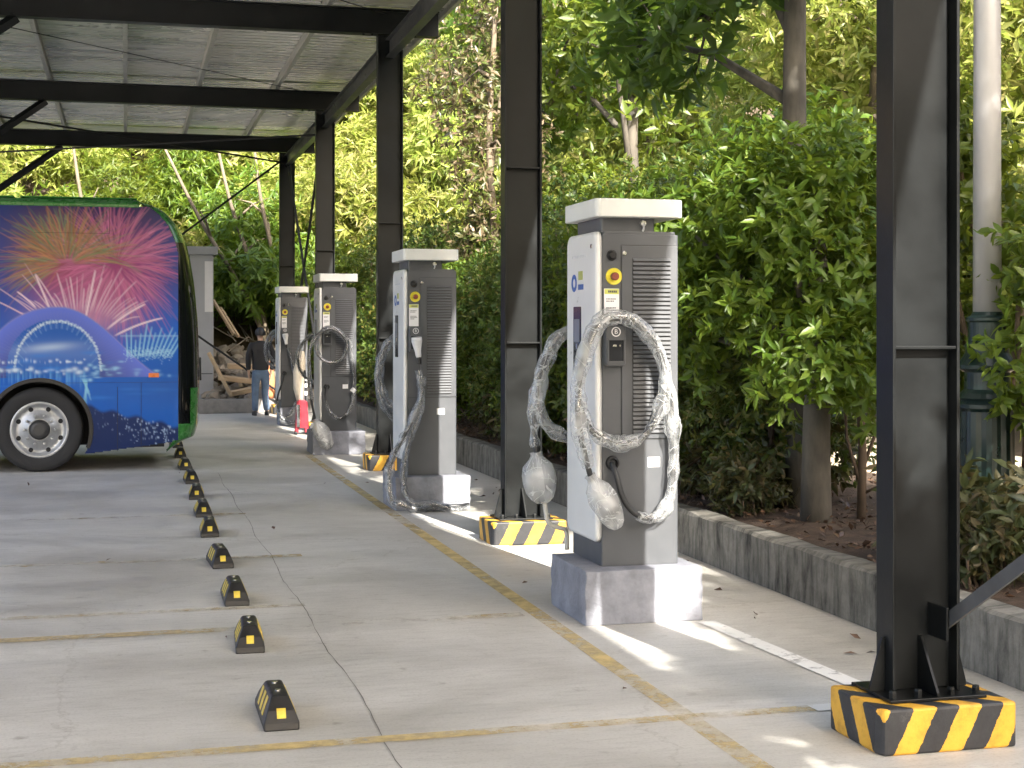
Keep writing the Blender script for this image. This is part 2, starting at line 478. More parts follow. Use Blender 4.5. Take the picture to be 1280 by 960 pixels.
# ------------------------------------------------------------------ mesh helpers
class MB:
    def __init__(self):
        self.v, self.f, self.mi = [], [], []

    def add(self, vs, fs, mi=0):
        o = len(self.v)
        self.v += [tuple(p) for p in vs]
        self.f += [tuple(i + o for i in f) for f in fs]
        self.mi += [mi] * len(fs)
        return self

    def box(self, x0, x1, y0, y1, z0, z1, mi=0):
        vs = [(x, y, z) for z in (z0, z1) for y in (y0, y1) for x in (x0, x1)]
        return self.add(vs, [(0, 2, 3, 1), (4, 5, 7, 6), (0, 1, 5, 4), (2, 6, 7, 3), (0, 4, 6, 2), (1, 3, 7, 5)], mi)

    def prism(self, poly, axis, a, b, mi=0):
        """poly: 2-D outline; extruded along axis from a to b. axis x: (y,z); y: (x,z); z: (x,y)"""
        def P(p, t):
            return {'x': (t, p[0], p[1]), 'y': (p[0], t, p[1]), 'z': (p[0], p[1], t)}[axis]
        n = len(poly)
        vs = [P(p, a) for p in poly] + [P(p, b) for p in poly]
        fs = [tuple(range(n - 1, -1, -1)), tuple(range(n, 2 * n))]
        fs += [(i, (i + 1) % n, n + (i + 1) % n, n + i) for i in range(n)]
        return self.add(vs, fs, mi)

    def tube(self, pts, r, seg=8, mi=0, cap=True, wob=None):
        pts = [Vector(p) for p in pts]
        rs = r if isinstance(r, (list, tuple)) else [r] * len(pts)
        n = len(pts)
        t0 = (pts[1] - pts[0]).normalized()
        up = Vector((0, 0, 1)) if abs(t0.z) < 0.9 else Vector((1, 0, 0))
        u = t0.cross(up).normalized()
        vs, fs = [], []
        for i in range(n):
            t = (pts[min(i + 1, n - 1)] - pts[max(i - 1, 0)])
            t = t.normalized() if t.length > 1e-9 else t0
            u = (u - t * u.dot(t))
            u = u.normalized() if u.length > 1e-6 else t.orthogonal().normalized()
            w = t.cross(u)
            for k in range(seg):
                a = 2 * PI * k / seg
                rr = rs[i] * (1 + (wob(i, k) if wob else 0))
                vs.append(pts[i] + (u * math.cos(a) + w * math.sin(a)) * rr)
        for i in range(n - 1):
            for k in range(seg):
                k2 = (k + 1) % seg
                fs.append((i * seg + k, i * seg + k2, (i + 1) * seg + k2, (i + 1) * seg + k))
        if cap:
            fs.append(tuple(range(seg - 1, -1, -1)))
            fs.append(tuple((n - 1) * seg + k for k in range(seg)))
        return self.add(vs, fs, mi)

    def lathe(self, prof, c, axis='z', seg=32, mi=0):
        """prof: (radius, along) pairs turned round an axis through c"""
        vs, fs = [], []
        n = len(prof)
        for k in range(seg):
            a = 2 * PI * k / seg
            ca, sa = math.cos(a), math.sin(a)
            for r, h in prof:
                if axis == 'z':
                    vs.append((c[0] + r * ca, c[1] + r * sa, c[2] + h))
                elif axis == 'y':
                    vs.append((c[0] + r * ca, c[1] + h, c[2] + r * sa))
                else:
                    vs.append((c[0] + h, c[1] + r * ca, c[2] + r * sa))
        for k in range(seg):
            k2 = (k + 1) % seg
            for i in range(n - 1):
                fs.append((k * n + i, k2 * n + i, k2 * n + i + 1, k * n + i + 1))
        return self.add(vs, fs, mi)

    def build(self, name, mat, parent=None, smooth=False, bevel=0.0, loc=None, fix=True):
        me = bpy.data.meshes.new(name)
        me.from_pydata(self.v, [], self.f)
        if fix:
            bm = bmesh.new()
            bm.from_mesh(me)
            bmesh.ops.recalc_face_normals(bm, faces=bm.faces)
            bm.to_mesh(me)
            bm.free()
        mats = mat if isinstance(mat, list) else [mat]
        for m in mats:
            me.materials.append(m)
        if len(mats) > 1:
            me.polygons.foreach_set('material_index', self.mi)
        if smooth:
            me.polygons.foreach_set('use_smooth', [True] * len(me.polygons))
        o = bpy.data.objects.new(name, me)
        COL.objects.link(o)
        if parent is not None:
            o.parent = parent
        if loc is not None:
            o.location = loc
        if bevel:
            b = o.modifiers.new('bevel', 'BEVEL')
            b.width = bevel
            b.segments = 2
            b.limit_method = 'ANGLE'
            b.angle_limit = math.radians(40)
        return o


def tag(o, label=None, cat=None, group=None, kind=None):
    for k, v in (('label', label), ('category', cat), ('group', group), ('kind', kind)):
        if v:
            o[k] = v
    return o


def thing(name, label, cat, loc=(0, 0, 0), rz=0.0, group=None):
    o = bpy.data.objects.new(name, None)
    o.empty_display_size = 0.1
    COL.objects.link(o)
    o.location = loc
    o.rotation_euler = (0, 0, rz)
    return tag(o, label, cat, group)


def dup(root, loc, rz=0.0, label=None, scale=None):
    r = root.copy()
    COL.objects.link(r)
    r.location = loc
    r.rotation_euler = (0, 0, rz)
    if scale is not None:
        r.scale = (scale,) * 3 if not isinstance(scale, tuple) else scale
    if label:
        r['label'] = label
    for ch in KIDS(root):
        c = ch.copy()
        COL.objects.link(c)
        c.parent = r
        for g in KIDS(ch):
            d = g.copy()
            COL.objects.link(d)
            d.parent = c
    return r


def KIDS(o):
    return [c for c in list(COL.objects) if c.parent == o]


def catmull(pts, n=8):
    P = [Vector(p) for p in pts]
    P = [P[0] * 2 - P[1]] + P + [P[-1] * 2 - P[-2]]
    out = []
    for i in range(1, len(P) - 2):
        a, b, c, d = P[i - 1:i + 3]
        for k in range(n):
            t = k / n
            out.append(0.5 * ((2 * b) + (c - a) * t + (2 * a - 5 * b + 4 * c - d) * t * t + (3 * b - a - 3 * c + d) * t ** 3))
    out.append(P[-2])
    return out


def text_mesh(name, s, size, mat, parent, loc, rot, ext=0.0008):
    cu = bpy.data.curves.new(name, 'FONT')
    cu.body = s
    cu.size = size
    cu.extrude = ext
    cu.align_x = 'CENTER'
    cu.align_y = 'CENTER'
    tmp = bpy.data.objects.new(name, cu)
    COL.objects.link(tmp)
    bpy.context.view_layer.update()
    me = bpy.data.meshes.new_from_object(tmp.evaluated_get(bpy.context.evaluated_depsgraph_get()))
    bpy.data.objects.remove(tmp)
    me.materials.clear()
    me.materials.append(mat)
    o = bpy.data.objects.new(name, me)
    COL.objects.link(o)
    o.parent = parent
    o.location = loc
    o.rotation_euler = rot
    return o


# ------------------------------------------------------------------ world, sun
SUN_EL = math.radians(33)
HX, HY = 0.154, -0.988                         # horizontal direction towards the sun (behind the camera, a little right)
w = bpy.data.worlds.new('World')
SC.world = w
w.use_nodes = True
nt = w.node_tree
bg = nt.nodes['Background']
sky = nt.nodes.new('ShaderNodeTexSky')
sky.sky_type = 'NISHITA'
sky.sun_disc = False
sky.sun_elevation = SUN_EL
sky.sun_rotation = math.atan2(HX, HY)
sky.air_density = 0.9
sky.dust_density = 5.5
sky.ozone_density = 0.8
nt.links.new(sky.outputs[0], bg.inputs[0])
bg.inputs[1].default_value = 0.15
sl = bpy.data.lights.new('sun', 'SUN')
sl.energy = 3.0
sl.angle = math.radians(0.53)
sl.color = (1.0, 0.94, 0.85)
so = bpy.data.objects.new('sun', sl)
COL.objects.link(so)
d = Vector((-HX * math.cos(SUN_EL), -HY * math.cos(SUN_EL), -math.sin(SUN_EL)))
so.rotation_euler = d.to_track_quat('-Z', 'Y').to_euler()
so.location = (5, -20, 20)

# ------------------------------------------------------------------ setting: ground sheets, hill
def sheet(name, x0, x1, y0, y1, z, mat):
    mb = MB()
    mb.add([(x0, y0, z), (x1, y0, z), (x1, y1, z), (x0, y1, z)], [(0, 1, 2, 3)])
    o = mb.build(name, mat, fix=False)
    return tag(o, kind='structure')


sheet('ground', -600, 600, -600, 600, -0.03, M['grassland'])
sheet('pavement', -26, 3.9, -24, 29.0, 0.0, M['floor'])
KX = 3.84                                       # face of the planter wall
sheet('path', 6.5, 9.4, -24, 30, 0.22, M['sand'])


def hill_h(x, y):
    a = max(0.0, (y - 30.3)) * 0.62
    b = max(0.0, (x - 9.6)) * 0.55
    h = max(a, b) + 0.35 * min(a, b)
    n = 0.35 * math.sin(x * 0.9 + 1.3) * math.cos(y * 0.7) + 0.25 * math.sin(x * 2.1 + y * 1.7)
    return min(h, 22) + n * min(1.0, h / 1.5)


def planting():
    mb = MB()
    nx, ny = 8, 90
    vs, fs = [], []
    for j in range(ny + 1):
        y = -6 + 35.5 * j / ny
        for i in range(nx + 1):
            x = KX + 0.155 + 2.75 * i / nx
            z = 0.27 + 0.03 * math.sin(x * 5 + y * 2.3) * math.cos(y * 3.1) + 0.06 * (i / nx) * (1 - i / nx) * 4
            vs.append((x, y, z))
    for j in range(ny):
        for i in range(nx):
            a = j * (nx + 1) + i
            fs.append((a, a + 1, a + nx + 2, a + nx + 1))
    mb.add(vs, fs)
    o = mb.build('planting_bed', M['soil'], smooth=True)
    tag(o, kind='structure')


planting()


def hill():
    mb = MB()
    xs = np.arange(-50, 71, 1.5)
    ys = np.arange(-30, 82, 1.5)
    vs, fs = [], []
    for y in ys:
        for x in xs:
            vs.append((x, y, hill_h(x, y) - 0.02 if (y > 30.2 or x > 9.4) else -0.6))
    nx = len(xs)
    for j in range(len(ys) - 1):
        for i in range(nx - 1):
            a = j * nx + i
            fs.append((a, a + 1, a + nx + 1, a + nx))
    mb.add(vs, fs)
    tag(mb.build('hill', M['earth'], smooth=True), kind='structure')


hill()

# painted lines and the sawn joint: thin sheets above the floor
def strip(name, p0, p1, width, z, mat):
    a, b = Vector((p0[0], p0[1], 0)), Vector((p1[0], p1[1], 0))
    t = (b - a).normalized()
    s = Vector((-t.y, t.x, 0)) * width / 2
    mb = MB()
    mb.add([(q.x, q.y, z) for q in (a - s, b - s, b + s, a + s)], [(0, 1, 2, 3)])
    return tag(mb.build(name, mat), kind='structure')


strip('bay_line', (2.24, -2), (2.24, 19.0), 0.095, 0.003, M['yellow_line'])
strip('bay_line', (-9, 5.66), (2.80, 5.79), 0.09, 0.006, M['yellow_line'])
strip('bay_line', (-9, 8.02), (2.15, 8.1), 0.11, 0.006, M['faded_line'])
strip('bay_line', (-9, 8.62), (1.0, 8.70), 0.09, 0.006, M['faded_line'])
strip('bay_line', (-9, 10.55), (1.2, 10.62), 0.11, 0.006, M['faded_line'])
strip('bay_line', (-9, 13.1), (1.0, 13.15), 0.10, 0.006, M['faded_line'])
strip('parking_line', (3.22, 5.55), (3.07, 7.66), 0.105, 0.005, M['white_line'])
strip('parking_line', (2.82, 9.6), (2.40, 12.75), 0.12, 0.005, M['white_line'])
strip('parking_line', (2.80, 5.79), (3.0, 5.80), 0.10, 0.005, M['white_line'])


def joint():
    pts = []
    y = -1.0
    while y < 17:
        pts.append((0.98 + 0.012 * math.sin(y * 3.1) + random.uniform(-0.004, 0.004), y))
        y += 0.12
    mb = MB()
    vs, fs = [], []
    for i, (x, y) in enumerate(pts):
        wd = 0.002 * random.uniform(0.5, 1.4)
        vs += [(x - wd, y, 0.0035), (x + wd, y, 0.0035)]
        if i:
            fs.append((2 * i - 2, 2 * i - 1, 2 * i + 1, 2 * i))
    mb.add(vs, fs)
    tag(mb.build('floor_joint', M['joint']), kind='structure')


joint()

# ------------------------------------------------------------------ planter wall and low end wall
def planter_wall():
    mb = MB()
    n = 120
    prof = [(0, 0), (0.0, 0.295), (0.02, 0.315), (0.14, 0.318), (0.16, 0.30), (0.16, 0)]
    vs, fs = [], []
    for j in range(n + 1):
        y = -6 + 35.4 * j / n
        for k, (px, pz) in enumerate(prof):
            jx = 0.006 * math.sin(y * 7.1 + k) if pz > 0 else 0
            jz = 0.005 * math.sin(y * 5.3 + 2 * k) + random.uniform(-.003, .003) if pz > 0 else 0
            vs.append((KX + px + jx, y, pz + jz))
    m = len(prof)
    for j in range(n):
        for k in range(m - 1):
            a = j * m + k
            fs.append((a, a + 1, a + m + 1, a + m))
    fs.append(tuple(range(m)))
    fs.append(tuple(n * m + k for k in range(m)))
    mb.add(vs, fs)
    o = mb.build('planter_wall', M['wall'])
    tag(o, 'long low stained concrete wall edging the planting strip along the right', 'wall')
    mb = MB().box(-22, 3.83, 29.02, 29.24, 0, 0.27)
    o = mb.build('end_wall', M['low_wall'], bevel=0.01)
    tag(o, 'low plain grey cement wall closing the far end of the pavement', 'wall')


planter_wall()

# ------------------------------------------------------------------ canopy
COLS = [(3.015, 5.30), (2.895, 10.95), (2.93, 17.0), (2.97, 23.1), (2.97, 28.75)]
LEFTX = -3.25
BEAM_Z0, BEAM_Z1 = 4.98, 5.27
canopy = thing('canopy', 'black steel canopy with corrugated metal roof on a row of posts', 'canopy')


def h_section(x, y, z0, z1, w=0.29, d=0.135, tf=0.014, tw=0.012):
    mb = MB()
    mb.box(x - w / 2, x - w / 2 + tf, y - d / 2, y + d / 2, z0, z1)
    mb.box(x + w / 2 - tf, x + w / 2, y - d / 2, y + d / 2, z0, z1)
    mb.box(x - w / 2 + tf - .001, x + w / 2 - tf + .001, y - tw / 2, y + tw / 2, z0 + .001, z1 - .001)
    return mb


def post(x, y, stiff):
    c = h_section(x, y, 0.19, BEAM_Z0 - 0.002).build('column', M['black_steel'], canopy, bevel=0.003)
    mb = MB().box(x - 0.205, x + 0.205, y - 0.16, y + 0.16, 0.178, 0.190)
    mb.build('base_plate', M['black_steel'], c, bevel=0.002)
    for sx in (-1, 1):
        xo = x + sx * 0.146
        tri = [(xo, 0.191), (xo + sx * 0.062, 0.191), (xo + sx * 0.062, 0.21), (xo + sx * 0.012, 0.40), (xo, 0.40)]
        MB().prism(tri, 'y', y - 0.006, y + 0.006).build('gusset_plate', M['black_steel'], c)
    for sy in (-1, 1):
        yo = y + sy * 0.0075
        tri = [(yo, 0.191), (yo + sy * 0.145, 0.191), (yo + sy * 0.145, 0.205), (yo + sy * 0.02, 0.40), (yo, 0.40)]
        MB().prism(tri, 'x', x - 0.005, x + 0.005).build('gusset_plate', M['black_steel'], c)
    for bx in (-0.178, -0.07, 0.07, 0.178):
        MB().lathe([(0, 0.03), (0.014, 0.03), (0.016, 0.022), (0.016, 0)], (x + bx, y - 0.125, 0.190), seg=6).build('bolt', M['black_steel'], c)
    for z in stiff:
        MB().box(x - 0.130, x + 0.130, y - 0.063, y + 0.063, z - 0.006, z + 0.006).build('stiffener_plate', M['black_steel'], c, bevel=0.002)
    return c


for i, (x, y) in enumerate(COLS):
    post(x, y, (1.53,) if i == 0 else (1.5, 2.82))
post(3.05, -0.45, (1.53,))
for y in (-0.45, 5.3, 10.95, 17.0, 23.1, 28.75):
    h_section(LEFTX, y, 0.0, BEAM_Z0 - 0.002).build('column', M['black_steel'], canopy)

BY = [-6.2, -0.45, 5.3, 10.95, 17.0, 23.1, 28.75]
for y in BY:
    mb = MB()
    x0, x1 = -5.6, 3.50
    mb.box(x0, x1, y - 0.075, y + 0.075, BEAM_Z0, BEAM_Z0 + 0.012)
    mb.box(x0, x1, y - 0.075, y + 0.075, BEAM_Z1 - 0.012, BEAM_Z1)
    mb.box(x0, x1, y - 0.004, y + 0.004, BEAM_Z0 + 0.011, BEAM_Z1 - 0.011)
    b = mb.build('beam', M['black_steel'], canopy)
    if y > 0:
        for bx in (2.62, 2.72, 3.12, 3.22):
            MB().lathe([(0, 0.022), (0.014, 0.022), (0.014, 0)], (bx, y - 0.05, BEAM_Z0 - 0.022), seg=6).build('bolt', M['black_steel'], b)
    # knee brace on the left side
    if y > 10:
        k = MB()
        k.tube([(-1.15, y, BEAM_Z0 - 0.0), (LEFTX + 0.14, y, BEAM_Z0 - 1.45)], 0.062, seg=4)
        k.build('knee_brace', M['black_steel'], canopy)
PURX = [-5.4, -4.35, -3.3, -2.2, -1.12, -0.04, 1.04, 2.2, 3.4]
for x in PURX:                                   # C-purlins running along the bays
    mb = MB()
    mb.box(x - 0.004, x, -6.6, 30.0, BEAM_Z1 + .002, BEAM_Z1 + 0.125)
    mb.box(x, x + 0.055, -6.6, 30.0, BEAM_Z1 + .002, BEAM_Z1 + 0.006)
    mb.box(x, x + 0.055, -6.6, 30.0, BEAM_Z1 + 0.121, BEAM_Z1 + 0.125)
    mb.box(x + 0.051, x + 0.055, -6.6, 30.0, BEAM_Z1 + 0.0055, BEAM_Z1 + 0.022)
    mb.build('purlin', M['galv'], canopy)
for i in range(len(COLS) - 1):                   # tie channels between column webs
    (xa, ya), (xb, yb) = COLS[i], COLS[i + 1]
    mb = MB()
    z0, z1 = 4.72, 4.93
    for dx0, dx1, dz0, dz1 in ((-0.05, 0.05, 0, 0.010), (-0.05, 0.05, 0.200, 0.210), (-0.005, 0.005, 0.010, 0.200)):
        A, B = ya + 0.01, yb - 0.01
        vs = []
        for (xx, yy) in ((xa, A), (xb, B)):
            vs += [(xx + dx0, yy, z0 + dz0), (xx + dx1, yy, z0 + dz0), (xx + dx1, yy, z0 + dz1), (xx + dx0, yy, z0 + dz1)]
        mb.add(vs, [(0, 1, 2, 3), (4, 7, 6, 5), (0, 4, 5, 1), (1, 5, 6, 2), (2, 6, 7, 3), (3, 7, 4, 0)])
    mb.build('tie_beam', M['grey_lam'], canopy)
mbt = MB()
mbt.box(3.045, 3.055, -0.43, 5.29, 4.72, 4.93)
mbt.box(3.0, 3.10, -0.43, 5.29, 4.71, 4.72)
mbt.build('tie_beam', M['grey_lam'], canopy)


def roof():
    vs, fs = [], []
    pitch = 0.19
    y = -6.7
    prof = []
    while y < 30.1:
        for dy, dz in ((0.0, 0.0), (0.07, 0.0), (0.10, 0.036), (0.155, 0.036)):
            prof.append((y + dy, dz))
        y += pitch
    Z = BEAM_Z1 + 0.129
    for (yy, dz) in prof:
        for x in (-5.6, -2.5, 0.6, 3.66):
            vs.append((x, yy, Z + dz))
    for j in range(len(prof) - 1):
        for i in range(3):
            a = j * 4 + i
            fs.append((a, a + 1, a + 5, a + 4))
    mb = MB().add(vs, fs)
    o = mb.build('roof_sheet', M['roof'], canopy)
    s = o.modifiers.new('thickness', 'SOLIDIFY')
    s.thickness = 0.003
    s.offset = 1
    mb = MB().box(3.655, 3.70, -6.7, 30.1, Z - 0.06, Z + 0.05)
    mb.build('eave_trim', M['galv'], canopy)


roof()
rods = [((2.9, 28.7, 4.85), (-2.9, 28.7, 0.35)), ((2.9, 28.72, 0.35), (-3.1, 28.72, 4.6)),
        ((2.97, 23.2, 4.85), (2.97, 28.65, 0.5)), ((2.97, 28.65, 4.85), (2.97, 23.2, 0.5)),
        ((-3.2, 23.2, 4.93), (2.9, 28.7, 4.78)), ((-3.2, 28.7, 4.75), (2.9, 23.2, 4.62)),
        ((-3.2, 10.95, 5.22), (2.9, 17.0, 5.22)), ((-3.2, 17.0, 5.22), (2.9, 23.1, 5.22))]
for i, (a, b) in enumerate(rods):
    MB().tube([a, b], 0.022 if i < 4 else (0.018 if i < 6 else 0.006), seg=6).build('brace_rod', M['rod'], canopy)
# flat brace bolted low on the nearest post and rising towards the next post behind the camera
fb = MB()
A, B = Vector((3.07, 5.20, 0.46)), Vector((3.09, -0.35, 3.75))
t = (B - A).normalized()
nrm = Vector((1, 0, 0)).cross(t).normalized()
vs = []
for q in (A, B):
    for su, sv in ((-1, -1), (1, -1), (1, 1), (-1, 1)):
        vs.append(q + nrm * su * 0.027 + Vector((1, 0, 0)) * sv * 0.006)
fb.add(vs, [(0, 1, 2, 3), (7, 6, 5, 4), (0, 4, 5, 1), (1, 5, 6, 2), (2, 6, 7, 3), (3, 7, 4, 0)])
fb.build('flat_brace', simple('brace_grey_paint', (0.06, 0.062, 0.065), 0.45, var=0.3), canopy)
MB().box(3.052, 3.064, 5.15, 5.292, 0.40, 0.53).build('brace_cleat', M['black_steel'], canopy, bevel=0.004)

# batten light under the roof
tl = thing('batten_light', 'long thin white batten light hanging unlit under the roof', 'light', (0.67, 18.0, 5.20))
MB().box(-0.66, 0.66, -0.035, 0.035, 0.0, 0.055).build('housing', M['tube'], tl, bevel=0.005)
MB().tube([(-0.62, 0, -0.018), (0.62, 0, -0.018)], 0.017, seg=10).build('tube', M['paper'], tl, smooth=True)
for x in (-0.5, 0.5):
    MB().tube([(x, 0, 0.055), (x, 0, 0.2)], 0.005, seg=6).build('hanger', M['rod'], tl)
tl2 = dup(tl, (0.9, 24.1, 5.20), 0, 'short looking batten light under the roof beside the second far beam')

# ------------------------------------------------------------------ concrete bases under the posts
BL = ['yellow and black striped concrete base under the nearest black post',
      'sunlit striped concrete base under the second post, behind the nearest charger',
      'striped concrete base under the third post, half hidden by the second charger',
      'striped concrete base hidden behind the third charger',
      'striped concrete base hidden behind the farthest charger']
for i, (x, y) in enumerate(COLS):
    mb = MB()
    ch = 0.045
    xa, xb, ya, yb = -0.285, 0.29, -0.21, 0.21
    pl = [(xa + ch * .4, ya), (xb, ya), (xb, yb), (xa, yb), (xa, ya + ch)]
    mb.prism(pl, 'z', 0.0, 0.176)
    bmo = mb.build('column_base', M['stripes'], bevel=0.012, loc=(x, y - 0.02, 0))
    tag(bmo, BL[i], 'concrete base', 'striped bases under the canopy posts')

# ------------------------------------------------------------------ wheel stops
def wheel_stop():
    t = thing('wheel_stop', '', 'wheel stop', group='wheel stops in a row on the pavement')
    L, wd, h = 0.44, 0.142, 0.124
    mb = MB()
    y0, y1 = -L / 2, L / 2
    lv = [(0.0, wd / 2, 0.0), (0.030, wd / 2, 0.004), (0.075, 0.055, 0.03), (h - 0.006, 0.036, 0.075), (h, 0.030, 0.085)]
    vs, fs = [], []
    for z, hw, ins in lv:
        vs += [(-hw, y0 + ins, z), (hw, y0 + ins, z), (hw, y1 - ins, z), (-hw, y1 - ins, z)]
    for i in range(len(lv) - 1):
        for k in range(4):
            k2 = (k + 1) % 4
            fs.append((4 * i + k, 4 * i + k2, 4 * i + 4 + k2, 4 * i + 4 + k))
    fs += [(3, 2, 1, 0), tuple(range(4 * len(lv) - 4, 4 * len(lv)))]
    mb.add(vs, fs)
    mb.build('body', M['black_rubber'], t, bevel=0.006)
    # reflectors: three bands on each long slope, one square on each end, a shallow recess plate on top
    for sx in (-1, 1):
        for yc in (-0.09, 0.0, 0.09):
            def pt(u, z):
                f = (z - 0.075) / (h - 0.006 - 0.075) if z > 0.075 else 0
                hw = 0.055 + (0.036 - 0.055) * f if z > 0.075 else wd / 2 + (0.055 - wd / 2) * (z - 0.03) / 0.045
                return Vector((sx * (hw + 0.002), u, z + 0.0015))
            q = MB()
            vs = []
            for zz in (0.040, 0.074, 0.106):
                vs += [pt(yc - 0.024 + (zz - .04) * .35, zz), pt(yc + 0.018 + (zz - .04) * .35, zz)]
            q.add(vs, [(0, 1, 3, 2), (2, 3, 5, 4)])
            o = q.build('reflector_band', M['stop_yellow'], t)
            so_ = o.modifiers.new('t', 'SOLIDIFY')
            so_.thickness = 0.002
    for sy, ya in ((-1, y0), (1, y1)):
        # on the sloping end face
        z0, z1 = 0.048, 0.083
        def yy(z):
            if z < 0.075:
                return 0.004 + (0.03 - 0.004) * (z - 0.03) / 0.045
            return 0.03 + 0.045 * (z - 0.075) / (h - 0.081)
        vs = []
        for zz in (z0, 0.075, z1):
            vs += [(-0.018, -sy * (L / 2 - yy(zz) + 0.003) * -1, zz), (0.018, -sy * (L / 2 - yy(zz) + 0.003) * -1, zz)]
        q = MB().add(vs, [(0, 1, 3, 2), (2, 3, 5, 4)])
        o = q.build('end_reflector', M['stop_yellow'], t)
        so_ = o.modifiers.new('t', 'SOLIDIFY')
        so_.thickness = 0.002
    MB().lathe([(0, 0.004), (0.013, 0.004), (0.013, 0)], (0, -0.05, h), seg=10).build('bolt', M['chrome'], t)
    MB().lathe([(0, 0.004), (0.013, 0.004), (0.013, 0)], (0, 0.09, h), seg=10).build('bolt', M['chrome'], t)
    return t


M['stop_yellow'] = simple('stop_reflector_yellow', (0.62, 0.47, 0.06), 0.4, var=0.25, scale=30)
ORD = ['nearest the camera', 'second from the front', 'third from the front', 'fourth from the front', 'fifth from the front',
       'sixth from the front', 'seventh from the front', 'eighth from the front', 'ninth from the front', 'second from the bus end of the row',
       'farthest, beside the front corner of the bus']
ws = wheel_stop()
for i, (x, y) in enumerate([(0.60, 6.0), (0.61, 7.47), (0.61, 8.77), (0.62, 10.17), (0.63, 11.72), (0.63, 12.98), (0.64, 14.34),
                            (0.65, 15.84), (0.65, 17.39), (0.66, 19.02), (0.67, 20.7)]):
    lb = 'black rubber wheel stop with yellow reflectors, ' + ORD[i]
    rz = random.uniform(-0.03, 0.03)
    if i == 0:
        ws.location = (x, y + 0.22, 0)
        ws['label'] = lb
    else:
        dup(ws, (x + random.uniform(-.012, .012), y + 0.22, 0), rz * 1.8, lb)

# ------------------------------------------------------------------ charging cabinets
def rrect(x0, x1, y0, y1, r, n=5):
    out = []
    for cx, cy, a0 in ((x1 - r, y1 - r, 0), (x0 + r, y1 - r, 90), (x0 + r, y0 + r, 180), (x1 - r, y0 + r, 270)):
        for k in range(n + 1):
            a = math.radians(a0 + 90 * k / n)
            out.append((cx + r * math.cos(a), cy + r * math.sin(a)))
    return out


FY = -0.23                                       # front face of the cabinet in its own space


